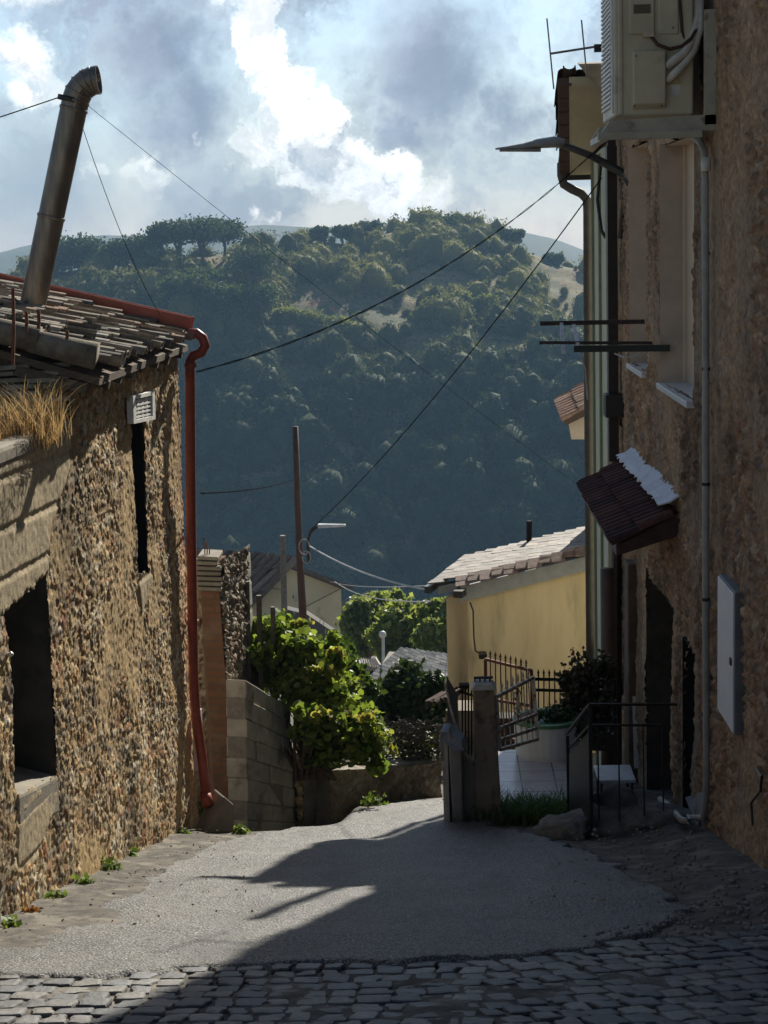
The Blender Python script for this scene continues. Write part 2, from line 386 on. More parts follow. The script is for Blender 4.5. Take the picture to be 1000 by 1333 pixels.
m_stone=M('rubble_stone',(1,1,1),rough=.9,attr=True,scale=25,bump=.6,bscale=90,bdist=.01)
PALL=[(.56,.41,.21),(.64,.48,.25),(.50,.36,.19),(.66,.52,.32),(.38,.29,.18),(.58,.35,.16),(.46,.24,.12),(.46,.38,.26),(.80,.71,.52),(.22,.17,.12)]
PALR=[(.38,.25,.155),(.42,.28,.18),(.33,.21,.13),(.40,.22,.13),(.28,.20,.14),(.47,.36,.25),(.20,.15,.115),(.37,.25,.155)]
# ============================================================ LEFT STONE HOUSE
LH=thing('stone_house','low rubble stone house with sagging clay tile roof and dark doorway, left of the road','house',(-2.6,11,zgs(-2.6,11)))
ld=Vector((LS,1,0)).normalized(); ln=Vector((ld.y,-ld.x,0)); lo=Vector((LX0,LY0,0))
def uv(p): q=Vector(p)-lo; return (q.dot(ld),p[2])
def LP(u,v,off=0.): return lo+ld*u+ln*off+Vector((0,0,v))
door=[uv(LW(*p)) for p in ((4,797),(60,745),(73,1010),(20,1036))]
slit=[uv(LW(*p)) for p in ((168,545),(183,545),(193,745),(179,748))]
ucor=uv(LW(243,460))[0]; ucor=uv(LW(256,1075))[0]
cpatch=[uv(LW(*p)) for p in ((-60,600),(88,548),(88,610),(62,690),(60,745),(2,797),(-60,840))]
cp2=[uv(LW(*p)) for p in ((20,1036),(73,1010),(72,1040),(45,1120),(20,1130))]
cp3=[uv(LW(*p)) for p in ((179,748),(194,742),(196,760),(182,800))]
uled=uv(LW(88,555))[0]; zled=uv(LW(60,562))[1]; zeave=-.86
def smL(U,Vv):
    m_=np.zeros(U.shape)
    jj=(fbm(U*7,Vv*7,77)-.5)*.12
    for pp in (cpatch,cp2,cp3): m_=np.maximum(m_,inpoly(U+jj,Vv+jj,pp).astype(float))
    m_=np.maximum(m_,((U>1.2)&(Vv<-4.55+jj-.1*(U-2.5))&(U<2.4)).astype(float)*0)
    return m_
topL=lambda u: np.where(u<uled,zled,np.where(u<uled+.45,zled+.05+(u-uled)*.9,zeave))
wall_surface('wall',LH,lo,ld,-3.2,ucor,-6.0,zeave,.013,ln,m_stone,[door,slit],(14,24),.016,PALL,(.52,.37,.18),5,topL,None,smL,(.50,.41,.26),big=.045,patch=-.05,cov=(.0,.16),zone=.6)
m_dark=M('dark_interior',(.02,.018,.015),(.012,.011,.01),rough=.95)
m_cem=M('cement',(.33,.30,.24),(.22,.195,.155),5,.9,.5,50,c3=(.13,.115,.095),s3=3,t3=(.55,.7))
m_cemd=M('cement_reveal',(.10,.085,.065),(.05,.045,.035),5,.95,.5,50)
def recess(poly,depth,name,mat,parent,back=None,side=None):
    f=MB(); b=MB(); n=len(poly)
    fr=[LP(u,v,-.0) for u,v in poly]; bk=[LP(u,v,-depth) for u,v in poly]
    for i in range(n): j=(i+1)%n; f.poly([fr[i],fr[j],bk[j],bk[i]])
    f.poly(bk[::-1]); return f.build(name,mat,parent)
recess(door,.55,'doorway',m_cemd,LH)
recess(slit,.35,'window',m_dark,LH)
mb=MB()
# house body: other walls, so the house is closed
b0=[LP(-3.2,0,-.03),LP(ucor,0,-.03),LP(ucor,0,-5),LP(-3.2,0,-5)]
def at(p,z): return Vector((p.x,p.y,z))
c1=LP(uled,0,-.02); c2=LP(uled,0,-5)
fw=MB(); 
fw.poly([at(LP(ucor,0,0),-6),at(LP(ucor,0,-5),-6),at(LP(ucor,0,-5),.7),at(LP(ucor,0,0),zeave+.02)])
fw.poly([at(LP(-3.2,0,-5),-6),at(LP(-3.2,0,0),-6),at(LP(-3.2,0,0),zled-.02),at(LP(-3.2,0,-5),zled-.02)])
fw.poly([at(LP(-3.2,0,-5),-6),at(LP(ucor,0,-5),-6),at(LP(ucor,0,-5),.7),at(LP(-3.2,0,-5),.7)])
fw.build('back_wall',m_cem,LH)
# near gable wall above the ledge (stone)
gn=Vector((0,-1,0)); gud=Vector((-1,0,0))
go_=LP(uled+.42,0,0); go_.z=0
wall_surface('gable_wall',LH,go_,gud,0,4.5,zled-.1,.75,.025,gn,m_stone,[],(8,9),.04,[(.24,.19,.13),(.30,.24,.16),(.18,.15,.11)],(.22,.17,.12),15,lambda u: zeave+.30*u-.02,big=.03)
# ledge top
lt=MB(); a=LP(-3.2,0,.03);b=LP(uled+.05,0,.03);c=LP(uled+.05,0,-.9);d_=LP(-3.2,0,-.9)
lt.hexa([at(q,zled-.10) for q in (a,b,c,d_)],[at(q,zled+.02) for q in (a,b,c,d_)])
lt.hexa([at(q,zled-.6) for q in (LP(-3.2,0,-.9),LP(uled+.35,0,-.9),LP(uled+.35,0,-5),LP(-3.2,0,-5))],[at(q,zled+.1) for q in (LP(-3.2,0,-.9),LP(uled+.35,0,-.9),LP(uled+.35,0,-5),LP(-3.2,0,-5))])
lt.build('parapet',m_cem,LH,bevel=.03)
# loose flat stones stacked at the wall end
ls=MB()
for k in range(16):
    zz=zled+.05+(k//2)*.045; x0=LP(uled+.1+random.uniform(0,.12),0,-random.uniform(.02,.5)); s=random.uniform(.1,.25)
    ls.hexa([x0+Vector((-s,-.12,0)),x0+Vector((s,-.1,.01)),x0+Vector((s*.9,.12,0)),x0+Vector((-s,.12,-.01))] if False else [Vector((x0.x-s,x0.y-.12,zz)),Vector((x0.x+s*.5,x0.y-.1,zz+.01)),Vector((x0.x+s*.5,x0.y+.14,zz)),Vector((x0.x-s,x0.y+.12,zz))],
            [Vector((x0.x-s,x0.y-.11,zz+.035)),Vector((x0.x+s*.5,x0.y-.1,zz+.04)),Vector((x0.x+s*.45,x0.y+.14,zz+.035)),Vector((x0.x-s,x0.y+.12,zz+.03))])
ls.build('loose_stones',m_cem,LH,bevel=.008)
# roof: curved clay tiles
m_tile=M('old_clay_tile',(1,1,1),rough=.9,attr=True,scale=14,bump=.5,bscale=60)
def tile_roof(name,parent,e0,e1,up,length,colw,rowl,palette,rad=.085,seed=3,mat=m_tile,jit=.012,thick=.012,under=True):
    """e0->e1 the eave line, up = unit vector up the slope"""
    rg=np.random.default_rng(seed); e0=Vector(e0); e1=Vector(e1); up=Vector(up).normalized(); along=(e1-e0); L=along.length; along.normalize()
    nrm=along.cross(up).normalized()
    if nrm.z<0: nrm=-nrm
    vs=[];fs=[];cs=[]; nc=int(L/colw); nr=int(length/rowl)
    for i in range(nc+1):
        for conv in ((0,1) if under else (1,)):
            for j in range(nr+1):
                o=e0+along*(i*colw+(0 if conv else colw/2)+rg.normal(0,jit))+up*(j*rowl+rg.normal(0,jit*1.6)-(0.03 if conv else 0))+nrm*(j*.0+rg.uniform(0,jit))
                yaw=rg.normal(0,.035); tl=rowl*1.22; r0_,r1_=rad*1.08,rad*.85
                u2=(up+along*yaw).normalized(); c=np.array(palette[rg.integers(len(palette))])*rg.uniform(.7,1.2)
                b=len(vs); K=7
                for (s,rr,lift) in ((0,r0_,.028),(tl,r1_,.0)):
                    for sh in (0,thick):
                        for k in range(K):
                            a=math.pi*k/(K-1); sgn=1 if conv else -1
                            p=o+u2*s+along*(math.cos(a)*(rr-sh))+nrm*(math.sin(a)*(rr-sh)*.8*sgn+lift+(.0 if conv else .055))
                            vs.append(p); cs.append(c)
                for k in range(K-1):
                    fs.append((b+k,b+k+1,b+2*K+k+1,b+2*K+k)); fs.append((b+K+k+1,b+K+k,b+3*K+k,b+3*K+k+1))
                    fs.append((b+k+1,b+k,b+K+k,b+K+k+1))
                    fs.append((b+2*K+k,b+2*K+k+1,b+3*K+k+1,b+3*K+k))
    return mesh_np(name,np.array([tuple(v) for v in vs]),fs,mat,parent,smooth=False,col=np.array(cs))
ea=LP(uled+.05,zeave+.02,.22); eb=LP(ucor+.18,zeave+.02,.07)
rup=Vector((-1,.0,.31)).normalized()
tile_roof('roof',LH,ea,eb,rup,3.6,.175,.30,[(.27,.23,.18),(.36,.31,.24),(.20,.175,.14),(.38,.35,.29),(.28,.18,.12),(.12,.11,.09)],rad=.072,jit=.03)
rb=MB(); q0=ea-Vector((0,0,.05)); q1=eb-Vector((0,0,.05))
rb.hexa([q0-Vector((0,0,.05)),q1-Vector((0,0,.05)),q1+rup*3.8-Vector((0,0,.05)),q0+rup*3.8-Vector((0,0,.05))],[q0,q1,q1+rup*3.8,q0+rup*3.8])
rb.build('roof_boards',M('old_wood',(.16,.12,.08),(.08,.06,.045),20,.9,.4,60,stretch=(.3,3,3)),LH)
# eave stones / bed-joint rubble and rafter ends under the tiles
es=MB()
L_=(eb-ea).length; na=(eb-ea).normalized()
for k in range(int(L_/.24)):
    p=ea+na*(k*.24+.1+random.uniform(-.07,.07))+Vector((random.uniform(-.10,.01),0,0)); es.bar(p+Vector((0.0,0,-.12)),p+rup*.5+Vector((0,0,-.13)),random.uniform(.05,.16),random.uniform(.04,.08))
es.each('rafter',MATS['old_wood'],LH)
# verge tiles on near edge
vg=MB()
for j in range(9):
    p=ea+rup*(j*.4)+Vector((0,-.05,.10)); vg.tube([p,p+rup*.46+Vector((0,0,-.02))],[.095,.08],10)
vg.build('verge_tiles',M('verge_tile',(.24,.21,.16),(.13,.11,.085),14,.9,.4,60),LH,smooth=True)
# rusty hanging irons under verge
m_rust=M('rust',(.20,.07,.035),(.10,.045,.03),30,.85,.3,80)
# red gutter along the far verge with swan neck and downpipe
m_red=M('red_painted_metal',(.36,.075,.04),(.27,.055,.035),12,.42,.1,60,c3=(.14,.05,.035),s3=7,t3=(.6,.72))
gz=eb+Vector((-.05,.20,.11))
gt=MB(); gend=gz+rup*4.2; 
def channel(mb,a,b,w=.13,h=.11,th=.008):
    a=Vector(a); b=Vector(b); t_=(b-a).normalized(); s=t_.cross(Vector((0,0,1))).normalized(); n_=s.cross(t_)
    prof=[(-w/2,h),(-w/2,0),(w/2,0),(w/2,h),(w/2-th,h),(w/2-th,th),(-w/2+th,th),(-w/2+th,h)]
    mb.prism([a+s*x+n_*y for x,y in prof],b-a)
channel(gt,P(248,432,15.75),P(-60,362,15.75),.16,.13)
gt.build('gutter',m_red,LH)
dp=MB(); Dp=15.35
pth=[(246,434),(256,434),(264,440),(267,450),(262,459),(252,463),(247,470),(248,560),(249,700),(252,880),(255,930),(263,985),(269,1040)]
ptp=[P(x,y,15.6 if i<7 else 15.45-.02*(i-7)) for i,(x,y) in enumerate(pth)]
dp.tube(ptp,.044,14); o=dp.build('downpipe',m_red,LH,smooth=True)
dp=MB(); dp.tube([P(267,1032,15.36),P(271,1050,15.30)],.052,14)
for yq in (475,810): 
    c=P(248 if yq<600 else 251,yq,15.5); dp.tube([c-Vector((0,0,.02)),c+Vector((0,0,.02))],.053,14)
dp.each('pipe_collar',m_red,o,smooth=True)
# vent tile, white, perforated
vt=MB(); v0,v1,v2,v3=[LW(*p,.0) for p in ((160,516),(189,509),(190,546),(161,552))]
def quadp(a,b,s,t_,off=0): return None
def bl(s,t_): return v0*(1-s)*(1-t_)+v1*s*(1-t_)+v2*s*t_+v3*(1-s)*t_
lnv=ln*.03
def slab(mb,s0,t0,s1,t1,o0,o1):
    q=[bl(s0,t1),bl(s1,t1),bl(s1,t0),bl(s0,t0)]; mb.hexa([p+ln*o0 for p in q],[p+ln*o1 for p in q])
slab(vt,0,0,1,.13,.03,.08);slab(vt,0,.87,1,1,.03,.08);slab(vt,0,.13,.12,.87,.03,.08);slab(vt,.88,.13,1,.87,.03,.08)
for k in range(5): slab(vt,.12,.2+k*.14,.88,.26+k*.14,.035,.07)
for k in range(3): slab(vt,.28+k*.2,.13,.34+k*.2,.87,.032,.066)
vt.build('vent_grille',M('white_cement',(.85,.85,.83),(.70,.70,.68),20,.8,.4,60,c3=(.2,.2,.19),s3=12,t3=(.6,.7)),LH)
vb=MB(); q=[bl(.1,.9),bl(.9,.9),bl(.9,.1),bl(.1,.1)]; vb.hexa([p+ln*.022 for p in q],[p+ln*.034 for p in q]); vb.build('vent_back',m_dark,LH)
# latch and hanging rusty irons
ir=MB()
for (x,y0,y1,dd) in ((17,375,475,11.6),(34,405,432,11.5),(50,403,428,11.5),(87,430,442,11.5)):
    ir.tube([P(x,y0,dd),P(x+1,(y0+y1)/2,dd),P(x,y1,dd)],.012,6)
ir.each('hanging_iron',m_rust,LH)
lk=MB(); lk.tube([LW(10,852,.02),LW(14,852,.07),LW(16,850,.08)],.014,8); lk.build('door_latch',M('pale_metal',(.6,.6,.58),rough=.4,metal=.5),LH,smooth=True)
# door sill sloping slab
sb=MB(); a,b=LW(20,1036),LW(73,1010)
sb.hexa([a+ln*.015-Vector((0,0,.25)),b+ln*.015-Vector((0,0,.25)),b-ln*.3-Vector((0,0,.25)),a-ln*.3-Vector((0,0,.25))],[a+ln*.02,b+ln*.02,b-ln*.3+Vector((0,0,.08)),a-ln*.3+Vector((0,0,.08))])
sb.build('door_sill',m_cem,LH,bevel=.02)
# stove pipe on the roof
SP=thing('stove_pipe','tall leaning steel stove pipe with bent open end above the stone house roof','chimney pipe',P(45,372,14.3))
m_flue=M('flue_steel',(.30,.25,.20),(.17,.15,.135),5,.38,.08,30,metal=.75,stretch=(3,3,.6))
A,B=P(38,420,14.3),P(96,142,14.3)
mb=MB(); ns=2; ax=(B-A)
for i in range(ns):
    a=A+ax*(i/ns); b=A+ax*((i+1)/ns-.002); mb.tube([a,b],[.103,.106],24)
mb.build('pipe',m_flue,SP,smooth=True).modifiers.new('b','EDGE_SPLIT')
mb=MB()
for i in range(1,ns+1):
    c=A+ax*(i/ns); t_=ax.normalized(); mb.tube([c-t_*.012,c+t_*.012],.112,24)
mb.each('pipe_joint',m_flue,SP,smooth=True)
mb=MB(); el=[P(*q,14.3) for q in ((96,143),(98.5,131),(102,121),(107.5,113),(114,108),(121,105),(129,104))]
mb.tube(el,[.106,.108,.108,.106,.108,.11,.113],24,cap=False); 
o=mb.build('elbow',m_flue,SP); sm=o.modifiers.new('s','SOLIDIFY'); sm.thickness=.006
mb=MB()
for i in range(1,len(el)-1):
    t_=(el[i+1]-el[i-1]).normalized(); mb.tube([el[i]-t_*.008,el[i]+t_*.008],.112,24)
mb.each('elbow_seam',m_flue,SP,smooth=True)
mb=MB(); c=P(129,104,14.3); t_=(el[-1]-el[-2]).normalized(); mb.tube([c-t_*.12,c-t_*.115],.1,24); mb.build('mouth_disc',m_dark,SP)  # dark disc closing the pipe just inside its open mouth
mb=MB(); 
for q in ((79,126),(109,133)): mb.tube([P(q[0]-3,q[1],14.3),P(q[0]+3,q[1],14.3)],.02,8)
c=P(94,130,14.3); t_=ax.normalized(); mb.tube([c-t_*.02,c+t_*.02],.115,20)
mb.each('wire_clamp',M('dark_steel',(.06,.06,.06),rough=.5,metal=.8),SP,smooth=True)
# concrete wedge, meter box at wall foot
WG=MB(); base=G(288,1086); 
w0,w1,w2=P(268,1086,15.05),P(306,1084,15.25),P(304,1036,15.35); w3=P(272,1060,15.05)
WG.prism([w0,w1,P(305,1048,15.3),P(292,1037,15.25)],Vector((-.12,.25,0)))
WG.build('concrete_wedge',M('wedge_cement',(.24,.20,.15),(.16,.135,.10),6,.9,.4,50),bevel=.015,tagv=('smooth concrete wedge at the foot of the ruined brick pier','concrete block'))
mp_=MB(); a,b,c,d_=[LW(*p,.03) for p in ((251,926),(256,922),(258,995),(252,1004))]
mp_.hexa([p for p in (a,b,c,d_)],[p+ln*.05 for p in (a,b,c,d_)])
o=mp_.build('meter_box',M('grey_paint',(.52,.56,.62),(.44,.48,.54),10,.5),bevel=.006,tagv=('narrow pale grey meter box low on the stone house corner behind the red downpipe','meter box'))
# ============================================================ second ruin / pier
RU=thing('ruined_stone_wall','ragged stone wall end with an orange brick edge, just past the red downpipe','wall',(-1.9,15.6,zgs(-1.9,15.6)))
m_brick=D.materials.new('brick'); m_brick.use_nodes=True; t=NT(m_brick.node_tree); bs=t.n['Principled BSDF']; bs.inputs['Roughness'].default_value=.9
g_=t.node('ShaderNodeTexCoord').outputs['Object']; sp=t.node('ShaderNodeSeparateXYZ'); t.link(g_,sp.inputs[0])
cb=t.node('ShaderNodeCombineXYZ'); t.link(sp.outputs[0],cb.inputs[0]); t.link(sp.outputs[2],cb.inputs[1])
bt=t.node('ShaderNodeTexBrick'); bt.inputs['Scale'].default_value=1; bt.inputs['Brick Width'].default_value=.24; bt.inputs['Row Height'].default_value=.07; bt.inputs['Mortar Size'].default_value=.008
bt.inputs['Color1'].default_value=(.27,.125,.06,1); bt.inputs['Color2'].default_value=(.20,.095,.05,1); bt.inputs['Mortar'].default_value=(.17,.115,.07,1); t.link(cb.outputs[0],bt.inputs[0])
cc_=t.mix(t.ramp(t.noise(g_,3,6,.6),.5,.7),bt.outputs[0],(.26,.17,.11)); t.link(cc_,bs.inputs['Base Color'])
bn=t.node('ShaderNodeBump'); bn.inputs['Strength'].default_value=.8; bn.inputs['Distance'].default_value=.02; t.link(t.math('ADD',t.noise(g_,30,5,.7),t.math('MULTIPLY',bt.outputs[1],-1.)),bn.inputs['Height']); t.link(bn.outputs[0],bs.inputs['Normal'])
pa,pb=P(262,760,17.0),P(284,760,16.8); pc=P(322,760,18.2)
ud=Vector((pc.x-pb.x,pc.y-pb.y,0)); LL=ud.length; ud.normalize(); nn=Vector((ud.y,-ud.x,0))
zt=P(290,728,16.8).z; og=Vector((pb.x,pb.y,0))
wall_surface('stone_face',RU,og,ud,0,LL+.12,-6,zt,.018,nn,m_stone,[],(8,9),.06,[(.42,.37,.28),(.30,.26,.2),(.5,.46,.38),(.24,.2,.16),(.36,.27,.19)],(.2,.165,.12),25,lambda u: zt-.02-.06*u,None,lambda U,V_:(U>LL*.85)*1.,(.40,.37,.31),big=.04)
# brick jamb
mb=MB()
bx=Vector((pb.x,pb.y,0))
ox=Vector((-.22,.06,0)); lean=Vector((.09,-.02,0))
zb=-6.0
mb.hexa([bx+Vector((0,0,zb))+lean+ox*.9,bx+Vector((0,0,zb))+lean,bx+ud*.25+Vector((0,.25,zb)),bx+ox+Vector((0,.4,zb))],
        [bx+ox*.8+Vector((0,0,zt-.08)),bx+Vector((0,0,zt-.02)),bx+ud*.25+Vector((0,.25,zt-.05)),bx+ox+Vector((0,.4,zt-.08))])
mb.build('brick_edge',m_brick,RU)
st0=bx+Vector((-.62,.42,0)); wall_surface('stone_jamb',RU,st0,Vector((1,0,0)),0,.5,-6,zt-.02,.02,Vector((0,-1,0)),m_stone,[],(9,11),.04,[(.42,.34,.22),(.30,.25,.17),(.5,.42,.3)],(.25,.2,.13),27,None)
mb=MB()
for k in range(7):
    zz=zt-.30+k*.05; s=random.uniform(.0,.05)
    p=bx+ox*.95+Vector((-.02+s,-.05,zz)); q=bx+Vector((.03+random.uniform(-.03,.02),-.06-s*.5,zz)); q2=q+Vector((0,.4,0)); p2=p+Vector((0,.4,0))
    mb.hexa([p,q,q2,p2],[x+Vector((0,0,.035)) for x in (p,q,q2,p2)])
mb.build('cap_stones',m_cem,RU,bevel=.008)
mb=MB(); 
for k in range(3):
    a=P(266+k*3,728,16.9); mb.tube([a-Vector((0,0,.1)),a+Vector((.01,0,.1)),a+Vector((0,0,.22-.05*k))],.006,5)
mb.each('rusty_rod',m_rust,RU)
# ============================================================ concrete block wall
BW=thing('block_wall','leaning grey concrete block wall with sloping top, between ruined wall and vine','wall',tuple(P(352,1083,15.3)))
cs4=[P(320,884,16.5),P(379,922,17.6),P(385,1088,17.6),P(324,1088,16.5)]
m_blk=M('concrete_block',(.55,.50,.40),(.42,.38,.30),8,.9,.5,60,c3=(.26,.22,.17),s3=2.5,t3=(.52,.68))
def bil(s,t_): return cs4[0]*(1-s)*(1-t_)+cs4[1]*s*(1-t_)+cs4[2]*s*t_+cs4[3]*(1-s)*t_
rows=[0,.12,.25,.37,.50,.63,.78,.90,1.0]; mb=MB(); bdp=Vector((-.2,.05,0))
for i in range(8):
    nb=5 if i<3 else 2
    offs=(.0 if i%2 else .5)/nb
    cuts=[0]+[x for x in [(k+ (.5 if i%2 else 1))/nb+random.uniform(-.04,.04) for k in range(nb)] if .05<x<.95]+[1]
    for a,b in zip(cuts[:-1],cuts[1:]):
        g1=.004; t0,t1=rows[i]+.003,rows[i+1]-.003; j=Vector((random.uniform(-.01,.01),random.uniform(-.012,.012),0))
        fr=[bil(a+g1,t1)+j,bil(b-g1,t1)+j,bil(b-g1,t0)+j,bil(a+g1,t0)+j]
        mb.prism(fr,bdp)
mb.build('blocks',m_blk,BW,bevel=.01)
mb=MB(); mb.prism([bil(.006,.998)+Vector((-.012,0,0)),bil(.994,.998)+Vector((-.012,0,0)),bil(.994,.006)+Vector((-.012,0,0)),bil(.006,.006)+Vector((-.012,0,0))],bdp*.9)
mb.build('mortar',M('mortar',(.34,.30,.24),(.24,.21,.17),20,.95,.5,80),BW)
# ============================================================ haze comes last; vegetation helpers
def leaf_mat(name,c1,c2,tr=.35,rough=.55):
    mt=D.materials.new(name); mt.use_nodes=True; t=NT(mt.node_tree); b=t.n['Principled BSDF']; o=t.n['Material Output']
    a=t.node('ShaderNodeAttribute',attribute_name='Col'); col=t.mix(a.outputs['Fac'],c1,c2); t.link(col,b.inputs['Base Color']); b.inputs['Roughness'].default_value=rough
    b.inputs['Specular IOR Level'].default_value=.4
    if tr:
        x=t.node('ShaderNodeBsdfTranslucent'); t.link(t.mix(1.,col,((1.3,1.15,.9) if 'dry' in name else (2.2,2.1,1.0)),'MULTIPLY'),x.inputs[0]); mx=t.node('ShaderNodeMixShader'); mx.inputs[0].default_value=tr
        t.link(b.outputs[0],mx.inputs[1]); t.link(x.outputs[0],mx.inputs[2]); t.link(mx.outputs[0],o.inputs[0])
    return mt
def leaves(name,mat,parent,lobes,n,size,seed=1,shell=.55,flat=0.,hang=0.,aspect=.7,six=False):
    rg=np.random.default_rng(seed); lb=np.array([list(l) for l in lobes],float)
    vol=lb[:,3]*lb[:,4]*lb[:,5]; pick=rg.choice(len(lb),n,p=vol**.67/(vol**.67).sum()); L=lb[pick]
    d=rg.normal(size=(n,3)); d/=np.linalg.norm(d,axis=1)[:,None]; r=(shell+(1-shell)*rg.random(n))**.8
    # clumpiness
    r*=np.where(rg.random(n)<.12,1.25,1.); cl=fbm(d[:,0]*3+L[:,0]*2+9,d[:,2]*3+d[:,1]*2+L[:,2]*2+9,seed,3)
    r*=(.55+.85*cl)
    c=L[:,:3]+d*r[:,None]*L[:,3:6]
    nrm=d*.7+rg.normal(size=(n,3))*.8; nrm[:,2]+=flat; nrm/=np.linalg.norm(nrm,axis=1)[:,None]
    ax=np.cross(nrm,rg.normal(size=(n,3))); ax[:,2]-=hang; ax-=nrm*(ax*nrm).sum(1)[:,None]; ax/=np.linalg.norm(ax,axis=1)[:,None]
    bx_=np.cross(nrm,ax); s=size*(.6+.8*rg.random(n))[:,None]
    if six:
        pr=[(-.5,0),(-.25,.42),(.2,.40),(.55,0),(.2,-.40),(-.25,-.42)]
    else: pr=[(-.5,0),(.05,aspect/2),(.55,0),(.05,-aspect/2)]
    K=len(pr); vs=np.stack([c+ax*s*p+bx_*s*q+nrm*s*(-.18*abs(q)) for p,q in pr],1).reshape(-1,3)
    fc=np.arange(n*K).reshape(n,K); colv=np.repeat(rg.random(n),K)
    return mesh_np(name,vs,fc,mat,parent,col=np.stack([colv]*3,-1))
def ico(sub):
    import bmesh
    bm=bmesh.new(); bmesh.ops.create_icosphere(bm,subdivisions=sub,radius=1); v=np.array([x.co[:] for x in bm.verts]); f=np.array([[q.index for q in x.verts] for x in bm.faces]); bm.free(); return v,f
# vine
m_vine=leaf_mat('vine_leaf',(.07,.12,.03),(.19,.25,.06),.45,.5)
VN=thing('grape_vine','bright green grape vine spilling over the concrete block wall','vine',tuple(P(420,1010,17.2)))
lobes=[]
for (px,py,rx,rz,d) in ((335,830,22,30,18.5),(360,820,30,28,18.3),(345,875,28,30,18.2),(385,850,40,38,18.0),(410,885,42,42,17.8),(385,900,30,35,17.6),(425,860,30,30,18.2),(440,900,34,35,18),(420,935,38,38,17.3),(455,940,38,35,17.6),(470,970,34,28,17.6),(435,975,28,25,17.3),(400,945,18,28,17.0),(485,950,18,22,17.8),(325,860,14,30,18.6)):
    c=P(px,py,d); k=d/F; lobes.append((c.x,c.y,c.z,rx*k,rx*k*1.1,rz*k))
for (cx_,cy_,cz_,a_,b_,c_) in list(lobes):
    for q_ in range(3):
        th_=random.uniform(0,6.28); f_=random.uniform(.3,.5); lobes.append((cx_+a_*1.1*math.cos(th_),cy_+random.uniform(-.3,.1),cz_+c_*1.1*math.sin(th_),a_*f_,b_*f_,c_*f_))
leaves('foliage',m_vine,VN,lobes,12000,.068,3,.1,.1,.6,.9,True)
sh=[]
for k in range(26):
    b=lobes[random.randrange(15)]; p0=Vector(b[:3])+Vector((random.uniform(-.6,1)*b[3],-.1,random.uniform(.0,.9)*b[5]))
    for j in range(5):
        p0=p0+Vector((random.uniform(-.02,.09),random.uniform(-.04,.02),random.uniform(-.07,.06))); sh.append((p0.x,p0.y,p0.z,.05,.05,.05))
leaves('shoots',leaf_mat('vine_shoot_leaf',(.12,.17,.04),(.28,.26,.08),.45),VN,sh,900,.06,77,.1,.1,.5,.9,True)
m_twig=M('twig',(.13,.09,.06),(.07,.05,.035),20,.9)
mb=MB()
for k in range(30):
    a=P(random.uniform(385,440),1015,17.3); b=Vector(lobes[random.randrange(len(lobes))][:3]); mid=(a+b)/2+Vector((random.uniform(-.2,.2),0,.1)); mb.tube([a,mid,b],[.02,.015,.008],6)
mb.build('stem',m_twig,VN)
# garden fence stakes left of vine
m_stake=M('grey_stake',(.22,.20,.17),(.12,.11,.09),14,.8,.3,40)
k=0
for (x0,y0,x1,y1,r,lb_) in ((305,736,308,860,.022,'leftmost thin grey stake, beside the ruined stone wall'),(321,757,324,885,.03,'second grey stake from the left, standing behind the low end of the ruin'),(337,775,340,895,.028,'third grey stake, among the first vine leaves'),(355,790,358,905,.024,'shortest grey stake, behind the block wall')):
    mb=MB(); mb.tube([P(x0,y0,17.9),P(x1,y1,17.9),P(x1+2,y1+90,17.9)],r,8); mb.build('fence_stake',m_stake,tagv=(lb_,'stake','stakes behind the block wall'))
mb=MB(); ztop=P(330,770,16.7)
for j in range(8):
    mb.tube([P(306,862+j*12-j*1,18.0),P(375,895+j*12,17.9)],.0035,4)
for j in range(9):
    mb.tube([P(308+j*8,862+j*4,17.95),P(309+j*8,990,17.95)],.0035,4)
mb.build('wire_fence',M('wire',(.25,.25,.25),rough=.5,metal=.8),tagv=('thin wire mesh strung between grey stakes behind the block wall','wire fence'))
# small stone stub, slab door, steps, retaining wall
def quadwall(name,label,cat,px,d0,d1,thick,pal_,mort,seed,res=.02,amp=.05,group=None,sc=(7,8),pm=0.):
    (xa,ya),(xb,yb),(xc,yc),(xd,yd)=px
    a=P(xa,ya,d0); b=P(xb,yb,d1); c=P(xc,yc,d1)
    T=thing(name,label,cat,tuple(P(xd,yd,d0)),group)
    u_=Vector((b.x-a.x,b.y-a.y,0)); L_=u_.length; u_.normalize(); n_=Vector((u_.y,-u_.x,0)); og=Vector((a.x,a.y,0))
    zb_=min(P(xd,yd,d0).z,c.z)-.5; ztp=lambda u: a.z+(b.z-a.z)*u/L_
    wall_surface('stone_face',T,og,u_,0,L_,zb_,max(a.z,b.z),res,n_,m_stone,[],sc,amp,pal_,mort,seed,ztp,patch=pm)
    mb=MB(); i=-n_*thick; e=-n_*.02
    mb.hexa([at(og+e,zb_),at(og+u_*L_+e,zb_),at(og+u_*L_+i,zb_),at(og+i,zb_)],[at(og+e,a.z),at(og+u_*L_+e,b.z),at(og+u_*L_+i,b.z),at(og+i,a.z)])
    mb.build('coping',m_cem,T,bevel=.015); return T
quadwall('stone_pier','short rough stone stub between block wall and grey slab','wall',((381,985),(401,975),(402,1080),(384,1086)),17.6,17.9,.3,PALL,(.28,.22,.15),41)
mb=MB(); fr=[P(397,1080,17.7),P(419,1064,17.9),P(418,962,17.9),P(396,972,17.7)]
mb.prism(fr,Vector((-.08,.08,0))); mb.build('concrete_slab',m_cemd if False else m_cem,bevel=.01,tagv=('upright grey concrete slab leaning beside the steps under the vine','slab'))
ST=thing('garden_steps','small worn concrete steps between slab and curved retaining wall','steps',tuple(P(425,1068,16.4)))
